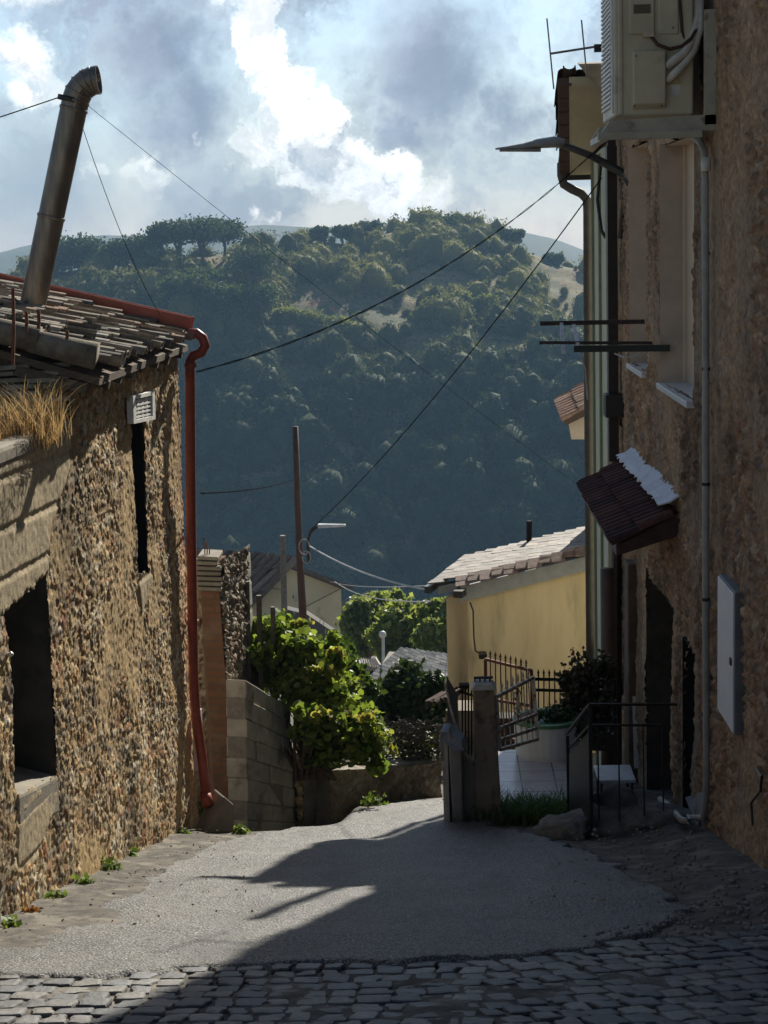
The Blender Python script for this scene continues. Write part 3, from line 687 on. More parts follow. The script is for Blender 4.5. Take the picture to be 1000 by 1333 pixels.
for i,(x0,x1,y0,y1) in enumerate(((413,433,1058,1076),(418,434,1046,1062),(424,436,1036,1050))):
    mb=MB(); dd=17.7+i*.2; mb.prism([P(x0,y1,dd),P(x1,y1-8,dd+.2),P(x1,y0-6,dd+.2),P(x0,y0,dd)],Vector((-.1,.4,0))); mb.build('step',m_cem,ST,bevel=.012)
PRW=[(.26,.21,.15),(.32,.27,.20),(.2,.17,.13),(.38,.34,.27)]
quadwall('retaining_wall','low rendered stone wall streaked with lime, under the vine at the bend','wall',((428,1003),(482,1001),(482,1052),(430,1072)),17.7,18.1,.35,PRW,(.34,.27,.18),43,res=.025,amp=.03,pm=.05,group=None)
quadwall('retaining_wall','shadowed low wall with pale coping closing the bend of the road','wall',((482,1001),(573,990),(573,1046),(482,1054)),18.12,18.8,.35,PRW,(.26,.2,.13),44,res=.025,amp=.03,pm=.08)
# dead vine fence on the wall
m_dry=M('dry_twig',(.16,.14,.12),(.07,.06,.05),20,.9)
DF=thing('twig_fence','tangle of dry grey climbers on posts above the road bend wall','fence',tuple(P(540,1000,18.8)))
mb=MB()
for x in (513,533,552,570): mb.tube([P(x,1000,18.8),P(x,942,18.8)],.02,6)
mb.tube([P(505,952,18.8),P(575,944,18.8)],.012,6)
mb.each('post',m_stake,DF)
mb=MB()
for k in range(170):
    x=random.uniform(500,575); y=random.uniform(944,996) if random.random()<.7 else random.uniform(942,955); a=P(x,y,18.8+random.uniform(-.1,.1)); pts=[a]
    for j in range(3): a=a+Vector((random.uniform(-.12,.12),random.uniform(-.06,.06),random.uniform(-.06,.07))); pts.append(a)
    mb.tube(pts,random.uniform(.004,.010),4,cap=False)
mb.build('twigs',m_dry,DF)
lv=[(P(x,y,18.9).x,P(x,y,18.9).y,P(x,y,18.9).z,.28,.2,.18) for x,y in ((515,965),(545,965),(562,975),(530,985))]
leaves('dry_foliage',leaf_mat('dull_leaf',(.04,.06,.02),(.12,.12,.05),.2),DF,lv,900,.05,9,.1)
# weed cluster by bend
m_weed=leaf_mat('weed_leaf',(.07,.12,.03),(.14,.2,.06),.35)
def weed(px,py,rad,n,label,mat=None,sz=.045):
    c=G(px,py)
    if abs(c.x)>1: pass
    T=thing('weed',label,'weed',tuple(c),'weeds at the foot of the walls')
    leaves('foliage',mat or m_weed,T,[(c.x,c.y,c.z+rad*.5,rad,rad,rad*.8)],n,sz,px,.1,.3)
    mb=MB()
    for k in range(5): mb.tube([c,c+Vector((random.uniform(-rad,rad)*.6,random.uniform(-rad,rad)*.5,rad*random.uniform(.6,1.1)))],.004,4)
    mb.build('stem',m_twig,T)
weed(488,1052,.13,170,'leafy weed at the road edge below the bend wall')
weed(142,1140,.11,160,'pale weed on the verge beneath the middle of the left stone house')
weed(195,1105,.10,150,'green weed at the wall foot towards the far corner of the left stone house')
weed(70,1180,.09,110,'low weed near the left picture edge at the foot of the stone house')
weed(313,1086,.08,110,'small weed at the foot of the ruined wall beside the block wall')
weed(257,1060,.14,160,'dark ivy-like weed under the end of the red downpipe')
weed(240,1092,.07,90,'tiny weed tuft at the stone house corner')
weed(18,1215,.08,80,'weed tuft at the extreme lower left of the stone house')
weed(110,1160,.09,120,'spreading green weed between the pale verge weed and the low weed at left')
weed(172,1122,.08,110,'small weed on the verge halfway along the left stone house, right of the pale one')
weed(40,1196,.07,80,'rusty brown dry weed at the foot of the stone house below the doorway',leaf_mat('rusty_weed',(.22,.09,.03),(.30,.16,.06),.3))
# golden dry grass on the parapet
def blades(name,mat,parent,n,fx,h,wd=.006,seed=2,bend=.4,kind=None,lab=None):
    rg=np.random.default_rng(seed); vs=[];fs=[];cs=[]
    for i in range(n):
        p=fx(rg); hs_=p[3] if len(p)>3 else 1.; p=np.array(p[:3]); hh=h*hs_*rg.uniform(.35,1.15); a=rg.uniform(0,6.28); dr=np.array([math.cos(a),math.sin(a),0]); b=bend*rg.uniform(.2,1.3)*hh; sd_=np.array([-dr[1],dr[0],0])*wd; c=rg.random()
        k0=len(vs)
        for (s,w_) in ((0,1.),(.4,.9),(.75,.6),(1,.08)):
            q=p+np.array([0,0,hh*s*(1-.2*s)])+dr*b*s*s; vs+= [q-sd_*w_,q+sd_*w_]; cs+=[[c]*3]*2
        for j in range(3): fs.append((k0+2*j,k0+2*j+1,k0+2*j+3,k0+2*j+2))
    return mesh_np(name,np.array(vs),fs,mat,parent,col=np.array(cs))
m_gold=leaf_mat('dry_grass',(.38,.26,.12),(.66,.52,.30),.35,.7)
gz0=zled+.03
def gp(rg):
    u=rg.uniform(-2.6,uled+.2); off=-rg.uniform(.12,.85); off=off if rg.random()<.6 else -rg.uniform(.1,.3)
    p=LP(u,gz0,off); return (p.x,p.y,p.z-.02,.25+1.5*float(fbm(np.array(u*3.3),np.array(off*3.+2),4,3))**2)
o=blades('dry_grass',m_gold,None,11000,gp,.20,.0020,5,1.1); tag(o,'thick tuft of golden dry grass on the parapet of the stone house','grass',kind='stuff')
def gp2(rg):
    c=P(rg.choice([10,36,42,46,50,66]),545,LW(40,550).y+rg.uniform(.0,.5)); return (c.x+rg.normal(0,.05),c.y+rg.normal(0,.12),gz0-rg.uniform(0,.12),rg.choice([.5,.8,1.]))
o=blades('tall_dry_grass',m_gold,None,1200,gp2,.42,.0022,8,.7); tag(o,'tall golden grass plume rising in the middle of the parapet','grass',kind='stuff')
# green grass tuft by the gate pillar
m_grs=leaf_mat('grass_blade',(.04,.09,.02),(.09,.17,.04),.3)
def gp3(rg):
    c=G(rg.uniform(608,742),rg.uniform(1062,1076)); return (c.x,c.y+rg.uniform(0,.3),c.z-.02)
o=blades('grass',m_grs,None,3600,gp3,.24,.006,12,.8); tag(o,'dark green grass along the foot of the terrace and gate pillar','grass',kind='stuff')
# ============================================================ RIGHT STONE HOUSE
RH=thing('tall_stone_house','tall dark plastered stone house along the right side of the road','house',(XR+.5,14,zgs(2,14)))
Y1=20.7
def RP(y,z,off=0.): return Vector((XR-off,y,z))
def ruv(px,py): p=PX(px,py,XR); return (p.y,p.z)
def rect(y0,y1,z0,z1): return [(y0,z0),(y1,z0),(y1,z1),(y0,z1)]
YU=19.5
WN=rect(14.62,16.53,ruv(880,508)[1]+.02,PX(880,186,XR).z+.02); WF=rect(17.75,19.08,WN[0][1]-.0,PX(838,186,XR).z)
DR=[ruv(*p) for p in ((846,780),(879,810),(879,1068),(846,1062))]
dmin,dmax=min(p[0] for p in DR),max(p[0] for p in DR)
DRr=rect(dmin,dmax,-6.4,ruv(862,765)[1]); SD=rect(ruv(907,850)[0],ruv(893,830)[0],-5.6,ruv(897,835)[1])
m_stR=M('plastered_stone',(1,1,1),rough=.93,attr=True,scale=18,bump=.7,bscale=70,bdist=.015)
def lowcem(U,V_):
    j=(fbm(U*4,V_*4,91)-.5)*.6
    return np.clip(sstep(-4.3,-4.7,V_+j+.16*(U-12))*.75+((fbm(U*1.7,V_*1.2,95)>.62))*.55,0,1)
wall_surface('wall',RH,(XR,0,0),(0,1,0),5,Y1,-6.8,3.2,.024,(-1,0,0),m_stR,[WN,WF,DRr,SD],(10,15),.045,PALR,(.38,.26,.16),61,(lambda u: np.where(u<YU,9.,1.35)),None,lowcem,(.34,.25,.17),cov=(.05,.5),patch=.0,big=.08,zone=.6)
mb=MB(); mb.box((XR+.05,5,3.2),(XR+5,YU,5.6)); mb.box((XR+.5,4.9,-7),(XR+5,YU,3.2)); mb.box((XR+.5,YU,-7),(XR+5,Y1,1.3)); mb.poly([(XR,YU,1.3),(XR+.5,YU,1.3),(XR+.5,YU,3.2),(XR,YU,3.2)]); mb.poly([(XR,YU,1.33),(XR+.5,YU,1.33),(XR+.5,Y1,1.33),(XR,Y1,1.33)]); mb.poly([(XR,Y1,-7),(XR+.5,Y1,-7),(XR+.5,Y1,1.33),(XR,Y1,1.33)]); mb.poly([(XR,5,-7),(XR+.5,5,-7),(XR+.5,5,3.2),(XR,5,3.2)]); mb.poly([(XR,5,3.2),(XR+.05,5,3.2),(XR+.05,YU,3.2),(XR,YU,3.2)])
mb.build('inner_walls',m_cem,RH)
mb=MB(); mb.box((XR-.35,4.8,5.6),(XR+5.2,YU+.1,5.75)); mb.build('roof',M('roof_brown',(.25,.15,.1),rough=.9),RH,bevel=.02)
m_frame=M('beige_plaster',(.56,.46,.38),(.46,.38,.31),4,.8,.2,40); m_shut=M('beige_shutter',(.62,.50,.37),(.56,.45,.33),4,.6); m_mar=M('white_marble',(.72,.72,.72),(.6,.6,.62),6,.35)
for i,(wq,lb_) in enumerate(((WN,'tall beige shuttered window nearer the camera'),(WF,'tall beige shuttered window farther along'))):
    y0,y1=wq[0][0],wq[1][0]; z0,z1=wq[0][1],wq[2][1]; dp_=.17
    Wn=MB(); e=.02
    Wn.poly([RP(y1-e,z0,.07),RP(y1-e,z0,-dp_),RP(y1-e,z1,-dp_),RP(y1-e,z1,.07)]).poly([RP(y0+e,z0,-dp_),RP(y0+e,z0,.03),RP(y0+e,z1,.03),RP(y0+e,z1,-dp_)]).poly([RP(y0,z1-e,.03),RP(y1,z1-e,.03),RP(y1,z1-e,-dp_),RP(y0,z1-e,-dp_)])
    wo=Wn.build('window',m_frame,RH); tag(wo,lb_)
    s=MB(); s.box((XR+dp_,y0,z0),(XR+dp_+.03,y1,z1)); s.box((XR+dp_-.02,y1-.06,z0),(XR+dp_+.001,y1-.021,z1)); s.box((XR+dp_-.02,(y0+y1)/2-.03,z0),(XR+dp_+.001,(y0+y1)/2+.03,z1)); s.build('shutter',m_shut,wo)
    s=MB(); s.box((XR+dp_-.03,y1-.022,z0),(XR+dp_-.004,y1-.005,z1)); s.build('frame_edge',m_mar,wo)
    s=MB(); s.box((XR-.10,y0-.03,z0-.05),(XR+dp_,y1+.03,z0+.004)); s.build('sill',m_mar,wo,bevel=.005)
m_black=M('black_paint',(.02,.02,.02),(.035,.033,.03),12,.4)
m_door=M('dark_wood_door',(.045,.03,.022),(.025,.018,.014),14,.5,.3,30,stretch=(3,3,.4))
def rbox(r,dep,name,mat,parent):
    y0,y1=r[0][0],r[1][0]; z0,z1=r[0][1],r[2][1]; m_=MB()
    m_.poly([RP(y1,z0,.03),RP(y1,z0,-dep),RP(y1,z1,-dep),RP(y1,z1,.03)]).poly([RP(y0,z0,-dep),RP(y0,z0,.03),RP(y0,z1,.03),RP(y0,z1,-dep)]).poly([RP(y0,z1,.03),RP(y1,z1,.03),RP(y1,z1,-dep),RP(y0,z1,-dep)]).poly([RP(y1,z0,-dep),RP(y0,z0,-dep),RP(y0,z1,-dep),RP(y1,z1,-dep)])
    return m_.build(name,mat,parent)
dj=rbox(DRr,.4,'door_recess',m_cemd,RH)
mb=MB(); y0,y1=dmin,dmax; zt_=DRr[2][1]; mb.box((XR+.3,y0+.05,-6),(XR+.36,y1-.05,zt_-.25)); o=mb.build('door',m_door,RH,bevel=.01)
mb=MB(); mb.tube([(XR+.26,y0+.2,-4.75),(XR+.26,y0+.2,-4.6)],.012,8); mb.build('handle',M('brass',(.5,.4,.2),rough=.3,metal=1),o)
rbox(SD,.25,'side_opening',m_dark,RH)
# marble skirting triangle at side opening
mb=MB(); a,b,c=PX(892,1038,XR-.05),PX(908,1082,XR-.05),PX(917,1030,XR-.05); mb.prism([a,b,c],Vector((.08,0.0,0))); mb.build('splash_slab',M('blue_grey_slab',(.35,.38,.42),(.26,.28,.32),6,.5),RH)
# pilasters/stone strips near the far corner
def pix_col(mb,x0,x1,yt,yb,d,X_=None,th=.2):
    a=P(x0,yt,d); b=P(x1,yt,d); z1=a.z; z0=P(x0,yb,d).z
    mb.box((a.x,d,z0),(b.x,d+th,z1))
# far corner post strip (cream)
# white conduit pipe
CP=[(903,178),(913,186),(917,198),(918,230),(919,500),(919,800),(920,1000),(919,1040),(916,1065),(910,1088),(903,1095),(890,1092),(882,1082),(877,1070),(872,1062)]
mb=MB(); pts=[PX(x,y,XR-(.09 if y<300 else .07 if i<9 else .07+.03*(i-8))) for i,(x,y) in enumerate(CP)]
for i_ in range(9,15):
    g0=G(*CP[i_]); pts[i_]=Vector((min(g0.x-.03,XR-.14),g0.y-.12,g0.z+.20))
mb.tube(pts,.028,10); o=mb.build('drain_hose',M('pvc_grey',(.40,.40,.37),(.30,.30,.28),8,.5,.1),smooth=True,tagv=('long grey condensate hose running down the stone house wall and curling at the ground','hose'))
o2=MB(); 
o2.tube([PX(919,205,XR-.09),PX(919,223,XR-.09)],.038,10); o2.build('sleeve',M('pvc_white',(.7,.7,.66),rough=.5),o,smooth=True)
mb=MB()
for yy in (330,480,630,780,930): c=PX(919,yy,XR-.07); mb.tube([c-Vector((0,0,.012)),c+Vector((0,0,.012))],.034,10)
mb.each('clip',m_black,o)
# grey meter cabinet
a=PX(970,765,XR); z1=PX(957,770,XR-.08).z; z0=PX(957,956,XR-.08).z
CB=thing('meter_cabinet','flat pale grey utility cabinet with one keyhole on the right stone wall','cabinet',(XR-.05,12.6,z0))
mb=MB(); mb.box((XR-.085,12.28,z0),(XR+.02,12.98,z1)); mb.build('cabinet_box',M('cab_side',(.20,.20,.20),rough=.6),CB,bevel=.006)
mb=MB(); mb.box((XR-.10,12.29,z0+.01),(XR-.086,12.97,z1-.01)); od=mb.build('cabinet_door',M('cab_grey',(.80,.81,.82),(.72,.73,.75),5,.5),CB,bevel=.004)
mb=MB(); mb.box((XR-.112,12.33,(z0+z1)/2-.02),(XR-.10,12.38,(z0+z1)/2+.03)); mb.build('lock',m_black,od)
# loops of cable on wall by cabinet
mb=MB(); mb.tube([PX(985,1000,XR-.06),PX(992,1010,XR-.06),PX(990,1030,XR-.06),PX(978,1045,XR-.05),PX(980,1075,XR-.05)],.009,6)
mb.build('wall_cable',m_black,tagv=('black cable end hanging low on the stone wall below the grey cabinet','cable'))
# ---- AC unit
ya,yb=13.6,14.5; c0=P(800,152,ya); z0=c0.z; z1=z0+1.12; x0=c0.x; x1=P(903,152,ya).x
AC=thing('air_conditioner','beige outdoor air conditioner on a wall bracket high on the stone house','air conditioner',((x0+x1)/2,14,z0))
m_ac=M('ac_beige',(.60,.55,.42),(.50,.46,.35),3,.5,.05,c3=(.36,.32,.23),s3=4,t3=(.58,.72)); m_ac2=M('ac_white',(.75,.75,.74),(.62,.62,.62),3,.5)
mb=MB(); mb.box((x0,ya,z0),(x1,yb,z1)); mb.build('casing',m_ac,AC,bevel=.02,seg=3)
mb=MB()
for k in range(30): mb.box((x0-.02,ya+.1,z0+.08+k*.033),(x0-.001,yb-.1,z0+.095+k*.033))
mb.box((x0-.015,ya+.05,z0+.03),(x0-.0012,ya+.1,z1-.03)); mb.build('fan_grille',m_ac2,AC)
def acp(px,py,d=None): return P(px,py,ya)
def acbox(mb,xa,ya_,xb,yb_,th,slant=0):
    a=P(xa,ya_,ya); b=P(xb,yb_,ya); mb.hexa([(a.x,ya-.001,b.z),(b.x,ya-.001,b.z),(b.x,ya-.001,a.z),(a.x,ya-.001,a.z)],[(a.x+.01,ya-th,b.z+.01+slant),(b.x-.01,ya-th,b.z+.01+slant),(b.x-.01,ya-th,a.z-.01),(a.x+.01,ya-th,a.z-.01)])
mb=MB(); acbox(mb,822,66,867,142,.06,.03); mb.build('valve_cover',m_ac,AC,bevel=.008)
mb=MB(); acbox(mb,818,-40,853,45,.02); acbox(mb,856,-40,884,45,.012); acbox(mb,803,-60,812,150,.012); mb.each('raised_panel',m_ac,AC,bevel=.006)
mb=MB(); acbox(mb,823,5,848,19,.026); mb.build('handle_slot',M('slot_dark',(.16,.14,.10)),AC,bevel=.003)
mb=MB(); acbox(mb,874,110,886,124,.003); mb.build('sticker',M('sticker_white',(.7,.7,.68)),AC)
mb=MB(); 
for (a,b) in (((874,109),(880,98)),((880,98),(886,109)),((886,109),(874,109))): mb.bar(P(*a,ya-.004),P(*b,ya-.004),.004,.006,(0,1,0))
mb.build('warning_triangle',M('warn_yellow',(.6,.45,.05)),AC)
mb=MB()
for q in ((828,73),(826,138),(862,138),(876,36)): c=P(*q,ya-.07 if q[1]>60 and q[0]<870 else ya-.015); mb.tube([c,c-Vector((0,.006,0))],.007,8)
mb.each('screw',M('screw',(.15,.14,.12),metal=.8,rough=.4),AC)
# pipes
m_ins=M('pipe_insulation',(.66,.64,.60),(.5,.48,.45),10,.7,.3,60)
mb=MB(); mb.tube([P(868,86,ya-.02),P(878,78,ya-.06),P(890,70,ya-.05),P(902,50,ya),P(908,20,ya+.05),P(905,-20,ya+.1)],.032,12)
mb.tube([P(869,105,ya-.02),P(880,94,ya-.07),P(892,82,ya-.06),P(903,66,ya-.01),P(911,38,ya+.02),P(912,-20,ya+.1)],.028,12)
mb.tube([P(893,-20,ya+.1),P(893,15,ya+.05),P(898,45,ya+.02),P(904,60,ya)],.02,10); mb.each('insulated_pipe',m_ins,AC,smooth=True)
mb=MB(); mb.tube([P(848,47,ya-.03),P(856,58,ya-.06),P(872,64,ya-.06),P(888,60,ya-.05),P(900,50,ya-.05),P(912,28,ya+.05)],.014,8)
mb.tube([P(885,0,ya-.01),P(888,40,ya),P(900,90,ya+.05),P(896,130,ya+.05),P(890,140,ya+.05)],.012,8); mb.each('power_cable',M('cable_brown',(.07,.035,.025),rough=.5),AC,smooth=True)
mb=MB(); a=P(842,43,ya-.02); mb.box((a.x-.03,ya-.05,a.z-.03),(a.x+.05,ya-.02,a.z+.01)); mb.build('gland',m_ac,AC)
m_brk=M('bracket_cream',(.48,.45,.37),(.36,.33,.27),5,.5,.1,c3=(.2,.17,.12),s3=6,t3=(.6,.7))
mb=MB(); zq=0
for yy in (ya-.03,yb-.15):
    mb=MB()
    mb.hexa([(x0-.10,yy,z0-.055-.06),(XR,yy,z0-.10-.02),(XR,yy+.05,z0-.12),(x0-.10,yy+.05,z0-.115)],[(x0-.04,yy,z0-.03),(XR,yy,z0-.0),(XR,yy+.05,z0),(x0-.04,yy+.05,z0-.03)])
    mb.box((XR-.11,yy,z0-.08),(XR-.02,yy+.05,z0+.75))
    mb.build('bracket',m_brk,AC,bevel=.004)
mb=MB(); mb.box((x0-.13,ya-.07,z0-.17),(XR-.13,ya-.02,z0-.115)); mb.box((x0-.1,ya-.02,z0-.17),(x0-.04,yb,z0-.12)); mb.build('drip_tray',m_brk,AC,bevel=.004)
# ---- awning
AWN=thing('tiled_awning','small dark red tiled awning with white flashing over the door','awning',(XR,17.3,-2.6))
yw0,yw1=15.55,19.2; zw=-2.42; ow=.58; zo=-2.72
m_awn=M('dark_red_tile',(.09,.035,.028),(.05,.022,.02),10,.55,.2,50)
upa=Vector((ow,0,zw-zo)).normalized()
tile_roof('tiles',AWN,(XR-ow,yw0,zo),(XR-ow,yw1,zo),upa,.52,.175,.27,[(.085,.03,.024),(.06,.024,.02),(.11,.042,.032)],rad=.085,seed=9,jit=.003)
mb=MB(); mb.hexa([(XR-ow,yw0,zo-.1),(XR,yw0,zw-.22),(XR,yw1,zw-.22),(XR-ow,yw1,zo-.1)],[(XR-ow,yw0,zo-.01),(XR,yw0,zw-.01),(XR,yw1,zw-.01),(XR-ow,yw1,zo-.01)]); mb.build('slab',m_awn,AWN,bevel=.01)
fl=[];ff=[];n_=60
for i in range(n_+1):
    y=yw0+(yw1-yw0)*i/n_; r=.012*math.sin(i*1.3)+random.uniform(-.008,.008)
    fl+=[(XR-.20+random.uniform(-.02,.02),y,zw-.03+.075+r),(XR-.11,y,zw+.07+r*.5),(XR-.02,y,zw+.14+random.uniform(-.01,.01)),(XR+.02,y,zw+.16)]
for i in range(n_):
    for k in range(3): b=i*4+k; ff.append((b,b+1,b+5,b+4))
o=mesh_np('flashing',np.array(fl),ff,M('white_flashing',(.72,.73,.78),(.6,.6,.66),14,.6,.4,40),AWN,smooth=True); sm=o.modifiers.new('s','SOLIDIFY'); sm.thickness=.01
# ---- drying rack bars
DK=thing('drying_rack','dark metal clothes drying bars with white straps fixed under the windows','clothes rack',(XR,16.5,-1.1))
m_br0=M('rack_brown',(.05,.028,.024),(.03,.02,.018),12,.5)
m_dg=M('dark_green_metal',(.03,.045,.035),(.02,.028,.022),10,.5)
mb=MB(); mb.bar(P(747,454,16.45),P(872,453,16.45),.05,.06); mb.build('near_bar',m_dg,DK)
mb=MB(); mb.bar(P(702,446,17.4),Vector((XR,17.4,P(702,446,17.4).z-.03)),.03,.03); mb.bar(P(703,421,18.3),Vector((XR,18.3,P(703,422,18.3).z)),.04,.045); mb.each('far_bar',m_br0,DK)
m_wst=M('white_strap',(.75,.76,.78),rough=.6)
mb=MB(); mb.bar(P(731,421,18.28),P(734,459,17.35),.02,.035,(1,0,0)); mb.bar(P(747,423,18.28),P(752,448,17.35),.02,.035,(1,0,0)); mb.tube([P(752,448,16.5),P(756,462,16.5),P(762,480,16.7),P(765,520,17)],.008,5)
mb.tube([P(800,460,16.45),P(812,465,16.4),P(825,464,16.45),P(832,459,16.45)],.008,5); mb.each('white_strap',m_wst,DK)
# ---- street lamp on wall
LA=thing('wall_street_lamp','grey cobra head street lamp on a dark arm from the right house','street lamp',tuple(P(812,225,20)))
mb=MB(); mb.tube([PX(822,240,XR),P(812,226,20.1),P(770,203,20),P(726,186,20)],[.05,.05,.04,.035],10); mb.build('arm',m_black,LA,smooth=True)
mb=MB(); mb.tube([P(770,203,20),P(778,195,20),P(790,183,20.3)],.02,6); mb.tube([P(812,226,20.1),P(812,262,20.1),P(808,310,20.2)],.03,8); mb.build('arm_bracket',m_black,LA)
hp=[(735,187,.06,.05),(722,186,.085,.065),(700,188,.085,.055),(680,191,.07,.035),(660,193,.05,.022),(645,194,.02,.01)]
vs=[];fs=[]
for (x,y,wd_,ht) in hp:
    c=P(x,y,20)
    for k in range(12): a=2*math.pi*k/12; vs.append((c.x,c.y+wd_*1.3*math.cos(a),c.z+ht*math.sin(a)*(1.1 if math.sin(a)>0 else .8)))
for i in range(len(hp)-1):
    for k in range(12): fs.append((i*12+k,i*12+(k+1)%12,(i+1)*12+(k+1)%12,(i+1)*12+k))
fs+=[tuple(range(12))[::-1],tuple(range(60,72))]
mesh_np('lamp_head',np.array(vs),fs,M('lamp_grey',(.30,.32,.34),(.22,.24,.26),6,.45),LA,smooth=True)
mb=MB(); c=P(680,194,20); mb.hexa([(c.x-.25,19.95,c.z-.02),(c.x+.2,19.95,c.z-.035),(c.x+.2,20.05,c.z-.035),(c.x-.25,20.05,c.z-.02)],[(c.x-.25,19.93,c.z+.0),(c.x+.2,19.93,c.z+.0),(c.x+.2,20.07,c.z+.0),(c.x-.25,20.07,c.z+.0)]); mb.build('lens',M('lamp_lens',(.3,.32,.33),rough=.2),LA)
# ---- TV antenna
TA=thing('tv_antenna','thin two element television aerial sticking out behind the air conditioner','antenna',tuple(P(790,60,17.5)))
m_al=M('aluminium',(.35,.35,.37),rough=.45,metal=.6)
mb=MB(); mb.tube([P(716,70,17.5),P(800,57,17.5),Vector((XR,17.5,P(800,57,17.5).z))],.012,6); mb.build('boom',m_al,TA)
for a,b in (((712,24),(721,116)),((757,26),(764,99))):
    mb=MB(); mb.tube([P(*a,17.5),P(*b,17.5)],.008,6); mb.build('element',m_al,TA)
mb=MB(); a=P(779,62,17.47); mb.box((a.x-.04,17.44,a.z-.04),(a.x+.03,17.5,a.z+.03)); mb.build('clamp',m_black,TA)
# ---- flue with box at the junction of houses
FL=thing('brown_flue','dark brown square flue with collar box between stone house and pale green house','flue',tuple(P(800,600,19.9)))
m_br=M('brown_metal',(.035,.022,.018),(.022,.015,.012),8,.45)
mb=MB(); a=P(796,190,20.3); b=P(799,600,20.3); mb.bar(a,b,.11,.11,(0,1,0)); mb.bar(P(792,-30,20.3),a,.09,.09,(0,1,0)); mb.build('flue_pipe',m_br,FL)
mb=MB(); a=P(788,514,20.15); b=P(815,543,20.15); mb.box((a.x,20.12,b.z),(b.x,20.42,a.z)); mb.build('collar_box',M('dark_box',(.03,.03,.032),rough=.5),FL,bevel=.01)
mb=MB(); mb.tube([P(803,600,20.3),P(803,1040,20.3)],.06,8); mb.build('lower_pipe',m_br,FL)
mb=MB(); mb.tube([P(812,190,20.4),P(814,520,20.4),P(814,1000,20.4)],.012,6); mb.tube([P(782,215,20.6),P(778,260,20.8),P(783,300,20.8),P(789,310,20.8)],.02,6); mb.each('cable_run',m_black,FL)
# ---- orange-brown post and plaster strips between flue and door
mb=MB(); pix_col(mb,817,835,735,1045,18.9,th=.35); 
# (stone jamb beside the door)
mb.build('door_pilaster',M('brown_plaster',(.16,.11,.08),(.09,.065,.05),6,.9,.5,40),RH,bevel=.02)
mb=MB(); mb.tube([P(790,740,20.0),P(791,880,20.0),P(791,1010,20.0)],.075,12); mb.build('round_post',M('post_brown',(.13,.09,.06),(.08,.06,.045),5,.6),smooth=True,tagv=('round brown downpipe at the base corner beside the flower bush','downpipe'))
# ============================================================ pale green house beyond
GH=thing('pale_green_house','narrow pale green house front with overhanging tiled verge, past the stone house','house',(2.3,22,zgs(2.2,22)))
XG=2.0; m_grn=M('pale_green_paint',(.56,.57,.45),(.49,.50,.40),4,.85,.1,30,c3=(.30,.33,.24),s3=2,t3=(.6,.8))
mb=MB(); mb.box((XG,Y1+.02,-8.5),(XG+4,22.5,.95)); mb.build('wall',m_grn,GH)
mb=MB(); 
for dd in (21.3,22.2): mb.box((XG-.03,dd,-8),(XG-.002,dd+.08,.9))
mb.each('pilaster_strip',M('olive_strip',(.25,.28,.16),(.2,.22,.13),6,.8),GH)
A_,B_,C_,D_=P(741,112,20.9),P(800,100,20.9),P(800,226,22.6),P(742,228,22.6)
up_=Vector((0,0,.10))
mb=MB(); xfar=6.0
mb.hexa([A_,Vector((xfar,A_.y,A_.z)),Vector((xfar,D_.y,D_.z)),D_],[A_+up_,Vector((xfar,A_.y,A_.z))+up_,Vector((xfar,D_.y,D_.z))+up_,D_+up_]); mb.build('soffit',M('cream_plaster',(.56,.50,.36),(.48,.43,.31),3,.85,.1,30),GH)
upr=(A_-D_); lenr=upr.length
tile_roof('roof_tiles',GH,D_+Vector((-.06,.1,.12)),Vector((6,D_.y+.1,D_.z+.12)),upr,lenr,.19,.33,[(.10,.06,.045),(.14,.09,.07),(.07,.05,.04)],seed=21)
mb=MB(); m_fas=M('brown_fascia',(.10,.05,.035),(.06,.035,.028),9,.6)
for j in range(7):
    a=D_+upr*(j/7.); b=D_+upr*((j+.94)/7.); o_=Vector((-.05,0,.06)); mb.bar(a+o_,b+o_,.16,.10)
mb.build('verge_fascia',m_fas,GH,bevel=.01)
mb=MB(); channel(mb,D_+Vector((-.12,.06,-.06)),Vector((6,D_.y+.06,D_.z-.06)),.12,.09); mb.build('gutter',m_br,GH)
mb=MB(); mb.hexa([(XG-.02,A_.y-.2,A_.z-.1),(6,A_.y-.2,A_.z-.1),(6,A_.y,A_.z-.1),(XG-.02,A_.y,A_.z-.1)],[(XG-.3,A_.y-.22,A_.z+.22),(6,A_.y-.22,A_.z+.22),(6,A_.y,A_.z+.26),(XG-.3,A_.y,A_.z+.26)]); mb.build('ridge_cap',m_cem,GH,bevel=.02)
mb=MB(); mb.tube([P(x,y,22.62) for x,y in ((731,212),(731,228),(734,240),(744,246),(757,252),(764,260),(765,275),(765.5,450),(767,650),(769,900))],.055,12); mb.build('downpipe',M('old_pipe_brown',(.10,.085,.07),(.07,.06,.05),8,.6,.2,30),GH,smooth=True)
# cream bay house beyond
BY=thing('cream_bay','cream projecting bay with its own sloping red tile roof, behind the downpipe','bay',tuple(P(760,570,26)))
a=P(737,566,26); b=P(737,545,26); m_cream=M('cream_wall',(.62,.50,.42),(.54,.44,.36),3,.85,.1,30)
mb=MB(); pt=[P(739,540,26),P(745,570,26),P(800,570,26),P(800,505,26)]
mb.prism([P(744,572,26),P(800,572,26),P(800,515,26),P(738,540,26)],Vector((.35,1.6,0))); mb.build('bay_wall',m_cream,BY)
e0=P(735,548,25.85); e1=e0+Vector((-.12,1.5,.0)); e1=P(726,524,27.2)
tile_roof('roof_tiles',BY,e0,e1,(P(800,510,25.9)-P(735,548,25.85)),1.1,.17,.3,[(.36,.22,.16),(.42,.29,.22),(.3,.2,.15)],seed=23,jit=.004)
mb=MB(); mb.bar(P(735,550,25.8),P(805,516,25.8),.05,.09); mb.build('verge_board',m_fas,BY)
